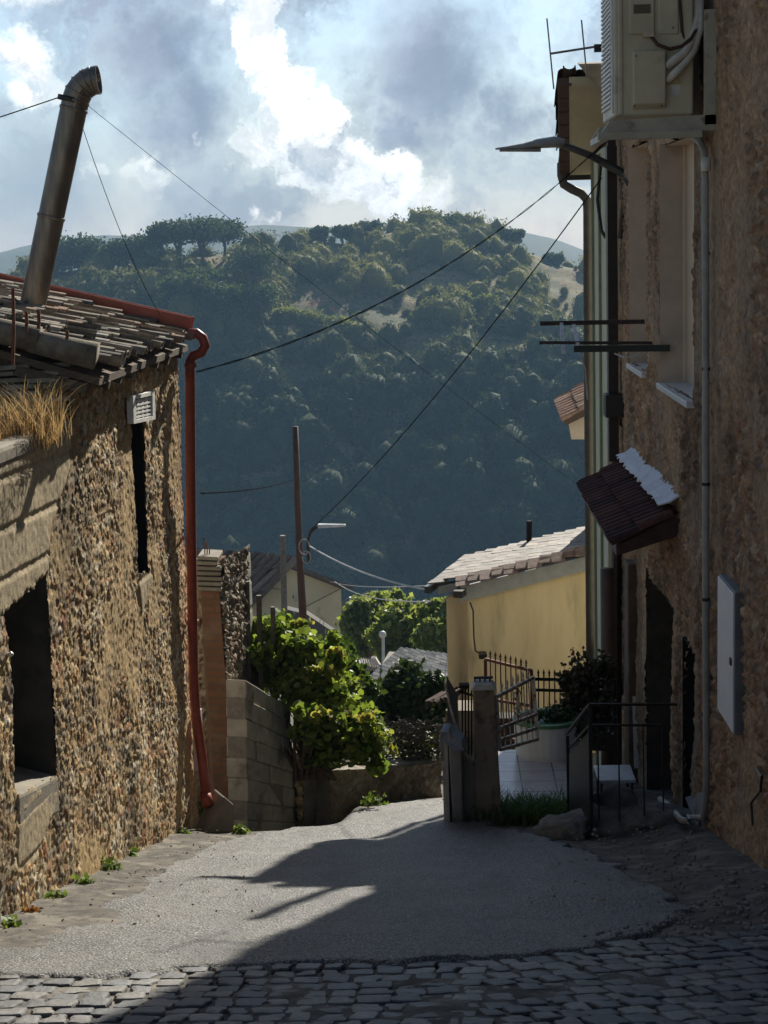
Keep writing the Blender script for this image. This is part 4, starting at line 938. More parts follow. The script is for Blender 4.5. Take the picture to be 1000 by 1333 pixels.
mb=MB(); mb.hexa([P(800,572,26),P(900,572,26),P(900,1000,26),P(800,1000,26)],[P(800,572,26)+Vector((0,3,0)),P(900,572,26)+Vector((0,3,0)),P(900,1000,26)+Vector((0,3,0)),P(800,1000,26)+Vector((0,3,0))]); mb.build('rear_wall',m_cream,BY)
# ============================================================ yellow house
YH=thing('yellow_house','small yellow rendered house with pinkish slate roof and grey verge beam','house',tuple(P(670,985,26.2)))
m_yel=M('yellow_render',(.84,.64,.37),(.72,.54,.30),1.5,.88,.25,40,c3=(.42,.33,.21),s3=1.6,t3=(.50,.80),stretch=(2.2,1,.45))
dN=26.0; zb_=-8.3
def at_xy(p,z): return Vector((p.x,p.y,z))
c1=P(580,800,dN); c2=P(612,800,dN-.0); wl=P(581,785,dN); wr=P(790,740,dN+.35)
mb=MB()
# side block (set back) and main block
zL=P(581,778,dN+.25).z; 
mb.prism([at_xy(P(581,800,dN+.25),zb_),at_xy(P(625,800,dN+.25),zb_),P(625,768,dN+.25),P(581,778,dN+.25)],Vector((.5,2.3,0)))
mb.prism([at_xy(P(608,800,dN),zb_),at_xy(P(800,800,dN+.3),zb_),P(800,722,dN+.3),P(608,775,dN)],Vector((.5,2.5,0)))
mb.build('wall',m_yel,YH)
m_vb=M('grey_beam',(.42,.41,.40),(.34,.33,.32),6,.85,.3,40)
mb=MB(); mb.prism([P(599,784,dN-.12),P(803,733,dN+.2),P(803,715,dN+.2),P(599,764,dN-.12)],Vector((.05,.3,0))); mb.prism([P(570,774,dN+.12),P(600,768,dN+.12),P(600,758,dN+.12),P(570,764,dN+.12)],Vector((.05,.3,0))); mb.build('verge_beam',m_vb,YH)
SLT=[(.22,.19,.165),(.28,.245,.21),(.17,.15,.135),(.25,.205,.175),(.21,.19,.17)]
m_hut=M('hut_slate',(1,1,1),rough=.98,attr=True,scale=10,bump=.3,bscale=50,spec=.05)
m_slate=M('slate_tile',(1,1,1),rough=.7,attr=True,scale=10,bump=.4,bscale=50)
def flat_tiles(name,parent,c,nu,nv,palette,seed,th=.02,mat=m_slate):
    """c = near-left(eave near), near-right, far-right, far-left; courses follow near->far"""
    rg=np.random.default_rng(seed); q=[Vector(x) for x in c]
    nn=(q[1]-q[0]).cross(q[3]-q[0]).normalized(); nn=nn if nn.z>0 else -nn
    B=lambda s,t_: q[0]*(1-s)*(1-t_)+q[1]*s*(1-t_)+q[2]*s*t_+q[3]*(1-s)*t_
    mb=MB(); cs=[]
    for i in range(nu):
        for j in range(nv):
            s0=i/nu; s1=(i+1.12)/nu; off=(.5 if i%2 else 0); t0=(j+off)/nv+.004; t1=(j+1+off)/nv-.004
            if t0>1: continue
            t1=min(t1,1.0)
            h0=nn*(.0+th*1.6+rg.uniform(-.006,.006)); h1=nn*rg.uniform(0,.006); s1=min(s1,1.02)
            mb.hexa([B(s0,t0)+h0,B(s0,t1)+h0,B(s1,t1)+h1,B(s1,t0)+h1],[B(s0,t0)+h0+nn*th,B(s0,t1)+h0+nn*th,B(s1,t1)+h1+nn*th,B(s1,t0)+h1+nn*th])
            cs+=[np.array(palette[rg.integers(len(palette))])*rg.uniform(.8,1.15)]*8
    return mesh_np(name,np.array(mb.v),mb.f,mat,parent,col=np.array(cs))
flat_tiles('roof',YH,(P(557,764,dN),P(810,706,dN+.2),P(810,676,dN+2.5),P(606,726,dN+2.4)),14,9,SLT,5)
flat_tiles('lower_roof_strip',YH,(P(594,767,dN-.35),P(812,712,dN-.1),P(812,700,dN+.05),P(594,754,dN-.1)),14,2,[(.22,.14,.11),(.27,.19,.15)],6)
mb=MB(); mb.bar(P(557,768,dN),P(606,730,dN+2.4),.10,.10); mb.bar(P(596,774,dN-.3),P(606,766,dN+.1),.14,.10); mb.build('gutter',m_black,YH)
mb=MB(); mb.tube([P(606,727,dN+2.45),P(810,677,dN+2.5)],.04,8); mb.build('ridge',M('ridge_pale',(.6,.58,.55),rough=.6),YH)
mb=MB(); mb.tube([P(689,706,28.3),P(689,678,28.3)],.045,10); mb.build('chimney',m_dark,YH)
mb=MB(); mb.tube([P(612,784,25.93),P(616,795,25.9),P(617,830,25.9),P(619,847,25.9),P(625,851,25.85)],.014,6); mb.build('lamp_cable',m_black,YH)
FLD=thing('wall_floodlight','small dark floodlight on the yellow wall above the rusty gate','light',tuple(P(628,852,25.8)))
mb=MB(); a=P(628,852,25.8); mb.hexa([(a.x-.05,25.7,a.z-.05),(a.x+.06,25.72,a.z-.06),(a.x+.06,25.85,a.z-.04),(a.x-.05,25.85,a.z-.03)],[(a.x-.06,25.68,a.z+.02),(a.x+.07,25.7,a.z+.02),(a.x+.06,25.85,a.z+.04),(a.x-.05,25.85,a.z+.04)]); mb.build('lamp_housing',m_black,FLD,bevel=.008)
mb=MB(); mb.tube([a+Vector((0,.0,0)),a+Vector((0,.2,-.02))],.02,6); mb.build('lamp_arm',m_black,FLD)
# ============================================================ terrace, planter, gate
zt=-5.24
m_til=D.materials.new('terrace_tile'); m_til.use_nodes=True; t=NT(m_til.node_tree); bs=t.n['Principled BSDF']; bs.inputs['Roughness'].default_value=.28
g_=t.node('ShaderNodeTexCoord').outputs['Object']; bt=t.node('ShaderNodeTexBrick'); bt.offset=0; bt.inputs['Scale'].default_value=1; bt.inputs['Brick Width'].default_value=.33; bt.inputs['Row Height'].default_value=.33; bt.inputs['Mortar Size'].default_value=.006
bt.inputs['Color1'].default_value=(.60,.57,.58,1); bt.inputs['Color2'].default_value=(.54,.51,.52,1); bt.inputs['Mortar'].default_value=(.06,.05,.05,1); t.link(g_,bt.inputs[0])
t.link(t.mix(t.ramp(t.noise(g_,5,5,.6),.45,.75),bt.outputs[0],(.42,.38,.38)),bs.inputs['Base Color'])
TR=thing('tiled_terrace','low terrace paved with pale square tiles behind the gate','terrace',(1.1,17.2,zt-.3))
f0,f1=P(650,1043,16.2),P(745,1050,16.2); e0,e1=P(643,979,17.95),P(800,979,17.95)
zt=(f0.z+e0.z)/2
mb=MB(); q=[Vector((f0.x,16.2,zt)),Vector((1.32,16.15,zt)),Vector((1.6,18.45,zt)),Vector((e0.x+.36,18.45,zt)),Vector((e0.x+.3,17.96,zt)),Vector((e0.x,17.95,zt))]
mb.prism([x-Vector((0,0,.04)) for x in q],Vector((0,0,.04))); mb.build('tiling',m_til,TR)
mb=MB(); mb.prism([x+Vector((.0,.02,-1.2)) for x in q],Vector((0,0,1.158))); mb.build('terrace_base',m_cem,TR)
# planter
pc_=P(712,985,17.6); PL=thing('round_planter','round white planter with green rim and a loose stone on it','planter',(pc_.x+.02,17.75,zt))
def oct_(r): return r
rp=.34; cx,cy=pc_.x+.02,17.8
mb=MB(); mb.lathe((cx,cy,zt),[(rp*.93,0),(rp*.97,.05),(rp,.32),(rp*1.0,.36),(rp*.9,.36),(rp*.88,.30),(0.02,.30)],28); mb.build('pot',M('white_planter',(.85,.84,.80),(.74,.73,.70),5,.6,.2,30,c3=(.3,.3,.28),s3=4,t3=(.6,.75)),PL,smooth=False)
mb=MB(); mb.lathe((cx,cy,zt),[(rp*.99,.345),(rp*1.04,.35),(rp*1.04,.385),(rp*.88,.388),(rp*.87,.35)],28); mb.build('rim',M('green_rim',(.12,.28,.13),(.09,.22,.1),8,.5),PL)
def rock(name,c,r,mat,parent=None,seed=1,tg=None,sub=4):
    v,f=ico(sub); rg=seed*3.7
    n_=fbm(v[:,0]*1.8+rg,v[:,1]*1.8+v[:,2]*1.3+rg,seed,4); n2=fbm(v[:,2]*5+rg,v[:,0]*5+v[:,1]*3,seed+4,3)
    v=v*(.72+.5*n_+.12*n2)[:,None]*np.array(r)+np.array(c); o=mesh_np(name,v,f,mat,parent,smooth=True)
    if tg: tag(o,*tg)
    return o
m_rock=M('rock',(.24,.22,.19),(.12,.11,.1),10,.92,.7,50)
rock('stone',(cx-.16,cy-.12,zt+.43),(.10,.08,.07),m_rock,None,3,('grey fist sized stone lying on the rim of the round planter','stone'))
BU=thing('flower_bush','dark leafy geranium bush growing by the planter against the house','bush',(cx+.3,18.1,zt))
lb_=[]
for (px,py,r) in ((760,880,30),(770,910,34),(740,925,22),(785,870,22),(750,900,24),(735,885,14),(775,935,30)):
    c=P(px,py,18.1); k_=18.1/F; lb_.append((c.x,c.y,c.z,r*k_,r*k_,r*k_))
leaves('foliage',leaf_mat('bush_leaf',(.035,.05,.02),(.09,.06,.035),.15),BU,lb_,2600,.06,13,.2)
mb=MB()
for k in range(12): b=lb_[random.randrange(len(lb_))]; mb.tube([(cx+.3,18.1,zt+.3),(cx+.25,18.1,zt+.6),(b[0]+random.uniform(-.1,.1),b[1],b[2])],.008,5)
a=P(760,880,18.1); mb.tube([a,P(752,862,18.1),P(746,850,18.1)],.005,4); mb.build('stem',m_twig,BU)
leaves('flower_heads',M('dull_red_petal',(.25,.06,.04),rough=.7),BU,[(P(746,849,18.1).x,18.1,P(746,849,18.1).z,.04,.04,.04),(P(690+45,930,18.1).x,18.0,P(735,945,18.1).z,.06,.05,.05)],60,.03,6,.1)
leaves('low_foliage',MATS.get('x') or leaf_mat('pot_leaf',(.03,.06,.02),(.06,.09,.04),.15),BU,[(cx+.1,cy,zt+.42,.22,.2,.08),(cx+.33,cy-.15,zt+.30,.12,.1,.14)],900,.045,17,.1)
# gate pillar
m_pil=M('ochre_pillar',(.30,.25,.18),(.22,.18,.13),4,.9,.4,50,c3=(.10,.085,.07),s3=3.5,t3=(.5,.62))
GP=thing('gate_pillar','square stained ochre gate pillar with flat cap and small ornaments','pillar',tuple(P(630,1075,15.6)))
a=P(616,900,15.6); b=P(644,900,15.6); zt0=P(630,898,15.6).z; zb0=P(630,1080,15.6).z
mb=MB(); mb.hexa([(a.x-.0,15.6,zb0),(b.x+.05,15.6,zb0),(b.x+.05,15.82,zb0),(a.x,15.82,zb0)],[(a.x,15.6,zt0),(b.x,15.6,zt0),(b.x,15.8,zt0),(a.x,15.8,zt0)]); mb.build('shaft',m_pil,GP,bevel=.012)
mb=MB(); mb.hexa([(a.x-.02,15.57,zt0+.001),(b.x+.02,15.57,zt0+.001),(b.x+.02,15.83,zt0+.001),(a.x-.02,15.83,zt0+.001)],[(a.x+.02,15.6,zt0+.05),(b.x-.02,15.6,zt0+.05),(b.x-.02,15.8,zt0+.05),(a.x+.02,15.8,zt0+.05)]); mb.build('cap',M('cap_pale',(.5,.48,.42),(.38,.36,.3),10,.8,.3,40),GP,bevel=.004)
mb=MB(); 
for k in range(4): mb.tube([(a.x+.02+k*.045,15.7,zt0+.05),(a.x+.02+k*.045,15.7,zt0+.085)],.008,6)
mb.box((a.x+.01,15.68,zt0+.08),(b.x-.01,15.73,zt0+.092)); mb.build('cap_ornament',m_dark,GP)
# side wall: low mossy lump wall between pillars, ornamental pier with slate, mailbox post
m_oldst=M('old_grey_stone',(.30,.30,.29),(.18,.18,.18),5,.9,.5,50,c3=(.09,.09,.085),s3=4,t3=(.5,.62),stretch=(1,1,.4))
GB=thing('stone_gate_post','weathered grey stone post with sloping slate cap left of the ochre pillar','post',tuple(P(588,1076,15.5)))
mb=MB(); mb.prism([P(576,1073,15.6),P(606,1077,15.45),P(604,905,15.45),P(573,960,15.6)],Vector((.02,.25,0))) if False else None
mb=MB(); mb.prism([P(578,1074,15.55),P(586,1075,15.5),P(583,965,15.5),P(575,960,15.55)],Vector((.02,.22,0))); mb.prism([P(590,1076,15.45),P(603,1076,15.45),P(601,975,15.45),P(583,950,15.45)],Vector((.03,.22,0))); mb.prism([P(583,1074,15.6),P(593,1074,15.6),P(590,958,15.6),P(580,958,15.6)],Vector((.03,.15,0)));mb.build('shaft',m_oldst,GB,bevel=.01)
mb=MB(); mb.prism([P(572,962,15.5),P(574,952,15.5),P(586,953,15.5),P(601,968,15.35),P(606,978,15.35),P(592,978,15.35)],Vector((.03,.28,0))); mb.build('slate_cap',M('slate_grey',(.20,.22,.25),(.13,.145,.17),9,.6,.5,40),GB,bevel=.008)
mb=MB(); mb.prism([P(580,990,15.53),P(574,990,15.53),P(573,958,15.53),P(580,958,15.53)],Vector((.01,.05,0))); mb.build('face_slab',m_oldst,GB)
# recess wall between post and pillar
LWL=thing('low_gate_wall','stained low wall filling the gap between stone post and ochre pillar','wall',tuple(P(608,1076,15.6)))
mb=MB(); mb.prism([P(600,1077,15.62),P(620,1077,15.62),P(619,1000,15.62),P(600,978,15.62)],Vector((0,.2,0))); mb.build('wall_body',m_pil,LWL,bevel=.012)
# little gate with sloping pipe rails
SGt=thing('small_gate','narrow dark garden gate with sloping pipe rail between the two posts','gate',tuple(P(600,975,15.9)))
mb=MB(); mb.tube([P(580,890,15.9),P(585,915,15.85),P(592,940,15.8),P(603,958,15.8)],.012,7); mb.tube([P(593,962,15.8),P(606,976,15.8)],.01,7); mb.build('hand_rail',M('worn_white_pipe',(.5,.48,.45),(.2,.14,.1),30,.6),SGt)
mb=MB()
for x in (602,606,610,614): mb.tube([P(x,890,15.95),P(x,985,15.95)],.008,5)
mb.tube([P(598,900,15.95),P(618,906,15.95)],.012,5); mb.build('bars',m_dark,SGt)
mb=MB(); mb.prism([P(583,950,16.0),P(598,958,16.0),P(596,905,16.0),P(581,880,16.0)],Vector((0,.03,0))); mb.build('sheet_panel',M('dark_sheet',(.09,.09,.09),(.05,.05,.05),6,.7),SGt)
mb=MB(); a=P(602,893,15.95); mb.box((a.x-.03,15.9,a.z-.01),(a.x+.06,16,a.z+.02)); mb.build('finial_cap',m_dark,SGt)
# tile canopy behind (little roof at 560-600, 890-915)
CN=thing('small_tiled_canopy','little curved clay tile canopy over the doorway under the yellow house','canopy',tuple(P(585,930,24)))
tile_roof('tiles',CN,P(562,920,22),P(588,914,21.2),(.4,.3,.25),.10,.17,.22,[(.09,.05,.035),(.12,.08,.055)],seed=31)
mb=MB(); mb.prism([P(580,990,22),P(640,990,22),P(640,925,22),P(580,925,22)],Vector((.1,.5,0))); mb.build('wall_under',m_pil,CN)
# rusty gate
m_gate=D.materials.new('peeling_gate_paint'); m_gate.use_nodes=True; t=NT(m_gate.node_tree); bs=t.n['Principled BSDF']; g_=t.node('ShaderNodeTexCoord').outputs['Object']
t.link(t.mix(t.ramp(t.noise(g_,14,6,.7),.52,.60),(.66,.60,.50),(.34,.11,.04)),bs.inputs['Base Color']); bs.inputs['Roughness'].default_value=.7
def spear(mb,p,h=.11,r=.008):
    p=Vector(p); mb.tube([p,p+Vector((0,0,h*.35))],r,5); mb.lathe(p+Vector((0,0,h*.3)),[(.004,0),(.016,.012),(.006,.02),(.014,.035),(.012,.045),(.001,h*.75)],6)
def gate(name,label,tl,tr,bl_,br,d0,d1,n,mat,midt=(.66,),spears=True,cat='gate'):
    T=thing(name,label,cat,tuple(P(*bl_,d0))); A=P(*tl,d0);B_=P(*tr,d1);C=P(*br,d1);E_=P(*bl_,d0)
    fr=MB(); fr.bar(A,B_,.03,.03); fr.bar(E_,C,.03,.03); fr.bar(A,E_,.035,.035,(0,1,0)); fr.bar(B_,C,.035,.035,(0,1,0))
    for m_ in midt: fr.bar(A.lerp(E_,m_),B_.lerp(C,m_),.025,.03)
    fr.build('frame',mat,T)
    for i in range(1,n):
        b=MB(); s=i/n; p=A.lerp(B_,s); q=E_.lerp(C,s); b.tube([q,p],.008,6)
        if spears: spear(b,p)
        b.build('bar',mat,T)
    return T,A,B_,C,E_
T,A,B_,C,E_=gate('rusty_gate','half open rusty white iron gate with spear tips and scroll ornament beside ochre pillar',(646,907),(694,882),(651,976),(700,962),15.75,17.0,7,m_gate,(.60,.82))
mb=MB()
cen=(A+B_+C+E_)/4+Vector((0,-.02,.1)); dirg=(B_-A).normalized()
for s1 in (-1,1):
    for (k0,sc) in ((.09,.06),(-.05,.05)):
        pts=[]
        for k in range(16): a=k*.42; r_=sc*(1-k/20); pts.append(cen+dirg*(s1*(.06+r_*math.cos(a)))+Vector((0,0,k0+r_*math.sin(a))))
        mb.tube(pts,.006,5)
mb.tube([cen-Vector((0,0,.16)),cen+Vector((0,0,.18))],.012,6)
mb.build('scroll_ornament',m_gate,T)
T2,_,_,_,_=gate('back_gate','rusty orange topped iron gate leaf with spear tips in front of the yellow wall',(632,858),(692,873),(633,960),(694,965),19.5,19.0,9,m_rust,(.5,),cat='gate')
T3,_,_,_,_=gate('iron_fence','thin black iron fence with spear tips along the terrace behind the planter',(694,884),(800,886),(694,940),(800,945),19.2,19.2,15,m_dark,(.25,),cat='fence')
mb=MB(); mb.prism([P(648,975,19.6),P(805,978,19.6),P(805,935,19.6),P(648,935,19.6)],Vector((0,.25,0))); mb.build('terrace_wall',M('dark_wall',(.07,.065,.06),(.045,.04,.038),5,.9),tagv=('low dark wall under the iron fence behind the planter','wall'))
# railing (black)
RL=thing('iron_railing','black iron stair railing with slanted handrail in front of the dark door','railing',tuple(P(768,1075,14.6)))
m_ir=M('black_iron',(.015,.015,.016),(.03,.028,.026),12,.4)
d0=14.3
mb=MB(); mb.bar(P(768,917,d0),P(880,917,d0+.4),.03,.02); mb.bar(P(768,944,d0),P(862,944,d0+.3),.018,.018); mb.bar(P(742,1068,d0+.9),P(768,1068,d0),.02,.02); mb.bar(P(742,1068,d0-.0+.6),P(868,1066,d0+.3),.02,.02)
mb.bar(P(768,917,d0),P(738,955,15.6),.03,.02);mb.bar(P(768,944,d0),P(739,975,15.6),.02,.02); mb.build('rails',m_ir,RL)
for (x,yt,yb,d,w_) in ((768,917,1082,d0,.03),(739,958,1078,15.5,.03),(805,944,1070,d0+.12,.012),(837,944,1068,d0+.2,.012),(862,944,1066,d0+.3,.012),(778,944,1068,d0+.03,.012)):
    mb=MB(); a=P(x,yt,d); b=P(x+2,yb,d); mb.bar(a,b,w_,w_,(0,1,0)); mb.build('post',m_ir,RL)
mb=MB(); mb.prism([P(741,1060,15.3),P(768,1066,d0+.05),P(768,950,d0+.05),P(741,982,15.3)],Vector((0.01,.005,0))); mb.build('infill_panel',m_ir,RL)
# stair landing and small wall behind railing
LD=thing('door_landing','dark concrete landing and steps below the awning and black door','steps',(1.9,16,-5.6))
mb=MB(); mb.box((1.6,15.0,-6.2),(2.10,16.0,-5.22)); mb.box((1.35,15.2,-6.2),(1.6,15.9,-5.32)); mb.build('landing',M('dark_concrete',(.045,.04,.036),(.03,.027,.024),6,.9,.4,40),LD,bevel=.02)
# white table / bench
TB=thing('small_white_table','small white topped table standing on the landing behind the railing','table',(P(803,1030,15.2).x,15.3,-5.1))
a=P(779,1018,14.9); b=P(828,1018,14.9); zt_=P(800,1020,14.9).z
mb=MB(); mb.box((a.x,14.9,zt_),(b.x,15.35,zt_+.03)); mb.build('table_top',M('white_top',(.7,.72,.74),rough=.3),TB,bevel=.006)
for (x,y) in ((a.x+.02,14.93),(b.x-.04,14.93),(a.x+.02,15.3),(b.x-.04,15.3)):
    mb=MB(); mb.box((x,y,-5.4),(x+.02,y+.02,zt_)); mb.build('leg',m_black,TB)
c=P(804,1050,14.85); rock('boulder',(c.x,14.8,c.z),(.17,.14,.2),m_rock,None,5,('upright boulder under the small white table behind the railing','rock'))
c=G(735,1092); rock('kerb_stone',(c.x,c.y+.1,c.z+.04),(.22,.2,.12),m_rock,None,7,('rounded kerb rock at the left end of the rubble edge below the railing','rock'))
c=G(820,1088); rock('kerb_stone',(c.x+.05,c.y+.25,c.z+.03),(.6,.3,.15),m_rock,None,11,('long low rock slab below the black railing, beside the hose end','rock'))
mb=MB(); mb.bar(PX(826,898,2.1),PX(829,1000,2.1),.05,.03,(0,1,0)); mb.build('white_trim',m_mar,RH)
# gravel on the right verge
mb=MB(); v,f=ico(1)
vs=[];fs=[];n0=0
for k in range(1100):
    if k%3: p=G(random.uniform(680,1000),random.uniform(1085,1240))
    else: p=G(random.uniform(0,300),random.uniform(1085,1240))
    if p.x>2.1 or inpoly(np.array([p.x]),np.array([p.y]),AW)[0]: continue
    if p.x<-2.55: continue
    s=random.uniform(.003,.015)*(.6 if p.x<0 else 1); vs.append(v*np.array([s*1.4,s*1.2,s])*RNG.uniform(.7,1.3,(1,3))+np.array(p)+np.array([0,0,.05 if p.x<0 else .09])*1.0); fs.append(f+n0); n0+=len(v)
o=mesh_np('gravel',np.concatenate(vs),np.concatenate(fs),M('gravel',(.30,.28,.25),(.16,.15,.14),30,.9)); tag(o,'loose grey pebbles scattered on the dirt verges','gravel',kind='stuff')
# fallen leaves
vs=[];fs=[]
for k in range(240):
    p=G(random.uniform(640,900),random.uniform(1085,1200)) if k%2 else G(random.uniform(30,330),random.uniform(1090,1230))
    if p.x>2.05 or p.x<-2.4: continue
    a=random.uniform(0,6.28); s=random.uniform(.007,.016); b=len(vs); z=.10
    for q in range(4): aa=a+q*1.57; vs.append((p.x+s*math.cos(aa)*(1 if q%2 else .5),p.y+s*math.sin(aa)*(1 if q%2 else .5),p.z+z+random.uniform(0,.02)))
    fs.append((b,b+1,b+2,b+3))
o=mesh_np('fallen_leaves',np.array(vs),fs,M('dead_leaf',(.30,.20,.10),(.2,.13,.07),30,.9)); tag(o,'dry brown leaves scattered along both road verges','leaves',kind='stuff')
# ============================================================ gable house in the middle distance
GA=thing('gable_house','distant cream gable house with dark corrugated roof and one red shuttered window','house',tuple(P(400,830,70)))
dG=70; bk_=Vector((-7.0,4.2,0)); m_cr2=M('cream_facade',(.76,.67,.45),(.68,.59,.39),.6,.9,c3=(.36,.31,.2),s3=.8,t3=(.55,.75))
apx=P(377,735,dG); lft=P(322,792,dG-.0); rgt=P(444,762,dG+1.5); zb_=P(400,900,dG).z
mb=MB(); mb.prism([at_xy(lft,zb_),at_xy(rgt,zb_),rgt,apx,lft],bk_*.97); mb.build('wall',m_cr2,GA)
m_roofd=M('dark_roof_tile',(1,1,1),rough=.85,attr=True,scale=3,bump=.2,bscale=10)
bk=Vector((-7.0,4.2,0)); 
tile_roof('roof',GA,lft+Vector((-.1,-.4,-.1)),lft+bk+Vector((-.1,-.3,-.1)),(apx-lft),(apx-lft).length*1.05,.42,.6,[(.20,.15,.12),(.26,.20,.16),(.15,.115,.09)],rad=.2,seed=41,jit=.02,thick=.04)
mb=MB(); mb.hexa([apx+Vector((0,-.4,0)),rgt+Vector((.5,-.4,-.12)),rgt+bk+Vector((.5,0,-.12)),apx+bk],[apx+Vector((0,-.4,.15)),rgt+Vector((.5,-.4,.03)),rgt+bk+Vector((.5,0,.03)),apx+bk+Vector((0,0,.15))]); mb.build('roof_slope',M('roof_grey',(.16,.13,.11)),GA)
def pwin(parent,x0,y0,x1,y1,d,fm,sm_):
    a=P(x0,y0,d); b=P(x1,y1,d); m_=MB(); t_=.12
    m_.box((a.x-t_,d-.1,b.z-t_),(b.x+t_,d-.06,a.z+t_)); w_=m_.build('window',fm,parent); m_=MB(); m_.box((a.x,d-.14,b.z),(b.x,d-.101,a.z)); m_.build('shutter',sm_,w_)
pwin(GA,374,757,383,778,dG+.35,M('win_white',(.6,.6,.58)),M('shutter_red',(.22,.05,.04)))
mb=MB(); mb.tube([P(352,765,dG-.1),P(366,768,dG-.1),P(368,792,dG-.1)],.02,4); mb.tube([P(388,795,dG-.1),P(444,766,dG+1.3)],.02,4); mb.build('wall_cable',m_stake,GA)
GW=MB(); GW.prism([P(372,860,62),P(448,860,62),P(448,832,62),P(400,800,62),P(372,793,62)],Vector((0,.6,0))); GW.build('low_side_wall',M('grey_far_wall',(.14,.13,.12),(.09,.085,.08),.8,.9),tagv=('dark grey sloping wall below the cream gable house','wall'))
# rear stake/pole left of window
mb=MB(); mb.tube([P(368,697,40),P(371,820,40)],.07,8); mb.build('wooden_post',m_stake,tagv=('slim weathered post in front of the gable house, left of the utility pole','post'))
# utility pole with lamp
UP=thing('utility_pole','tall rusty brown utility pole with a curved white lamp arm','utility pole',tuple(P(395,830,34)))
mb=MB(); mb.tube([P(384.5,555,34),P(387,640,34),P(390,720,34),P(396,830,34)],[.055,.06,.068,.08],12); mb.build('pole',M('rusty_pole',(.11,.055,.04),(.06,.035,.028),4,.7,.2,20),UP,smooth=True)
mb=MB(); mb.tube([P(402,733,33.9),P(401,705,33.9),P(404,693,33.9),P(411,687,33.9),P(417,685,33.9)],.035,8); mb.build('lamp_arm',m_black,UP,smooth=True)
mb=MB(); a=P(414,684,33.9); b=P(450,684,33.9); mb.hexa([(a.x,33.8,a.z-.04),(b.x,33.85,b.z-.02),(b.x,33.95,b.z-.02),(a.x,34,a.z-.04)],[(a.x,33.83,a.z+.03),(b.x,33.87,b.z+.025),(b.x,33.93,b.z+.025),(a.x,33.97,a.z+.03)]); mb.build('lamp_head',M('lamp_white',(.72,.74,.74),rough=.4),UP,bevel=.01)
mb=MB(); c=P(396,712,33.85); mb.tube([c+Vector((.1*math.cos(k),0,.15*math.sin(k))) for k in np.linspace(0,5.5,16)],.012,5); c=P(399,722,33.8); mb.tube([c+Vector((.08*math.cos(k),0,.12*math.sin(k)-.05)) for k in np.linspace(3,9,16)],.012,5); mb.each('cable_loop',M('cable_grey',(.35,.36,.36)),UP)
# far lamps
L2=thing('distant_street_lamp','small distant street lamp arm at the right corner of the gable house','street lamp',tuple(P(447,790,64)))
mb=MB(); mb.tube([P(446,860,64),P(446,785,64),P(452,780,64),P(456,779,64)],.035,6); mb.build('pole',m_stake,L2)
mb=MB(); a=P(455,779,64); b=P(470,779,64); mb.hexa([(a.x,63.9,a.z-.05),(b.x,63.9,b.z-.04),(b.x,64.1,b.z-.04),(a.x,64.1,a.z-.05)],[(a.x,63.9,a.z+.05),(b.x,63.9,b.z+.02),(b.x,64.1,b.z+.02),(a.x,64.1,a.z+.05)]); mb.build('lamp_head',MATS['lamp_white'],L2)
GL=thing('globe_lamp','white globe lamp on a thin post in front of the green trees','garden lamp',tuple(P(499,870,40)))
mb=MB(); mb.tube([P(499,875,40),P(499,830,40)],.035,8); mb.build('post',MATS['lamp_white'],GL)
v,f=ico(3); mesh_np('globe',v*.085+np.array(P(498,826,40)),f,M('globe_white',(.85,.85,.85),rough=.3),GL,smooth=True)
# shed roofs
SH=thing('open_shed','open shed with a wavy corrugated sheet roof among the garden trees','shed',tuple(P(470,895,36)))
vs=[];fs=[];n_=60
a,b,c,d_=P(446,869,34),P(494,868,34),P(488,858,38),P(450,858,38)
for i in range(n_+1):
    s=i/n_; wv=.05*math.sin(i*1.6); vs+=[a.lerp(b,s)+Vector((0,0,wv)),d_.lerp(c,s)+Vector((0,0,wv))]
for i in range(n_): fs.append((2*i,2*i+2,2*i+3,2*i+1))
o=mesh_np('roof_sheet',np.array([tuple(x) for x in vs]),fs,M('fibre_cement',(.40,.38,.36),(.28,.26,.24),3,.9),SH); o.modifiers.new('s','SOLIDIFY').thickness=.04
mb=MB(); mb.prism([P(447,905,38),P(490,905,38),P(488,866,38),P(450,866,38)],Vector((0,.1,0))); 
for x in (452,486): mb.bar(P(x,870,34.1),P(x,915,34.1),.08,.08,(0,1,0))
mb.build('shed_frame',m_dark,SH)
SR=thing('grey_roofed_hut','hut with a pale grey slate roof half hidden by dark bush','hut',tuple(P(530,900,30)))
flat_tiles('roof',SR,(P(474,890,30),P(590,892,30),P(590,854,33),P(522,845,33)),10,12,[(.13,.14,.15),(.10,.11,.12),(.16,.165,.17)],51,mat=m_hut)
mb=MB(); mb.prism([P(480,960,30.3),P(590,960,30.3),P(590,900,30.3),P(480,893,30.3)],Vector((.3,2.6,0))); mb.build('hut_wall',M('hut_wall',(.2,.18,.15)),SR)
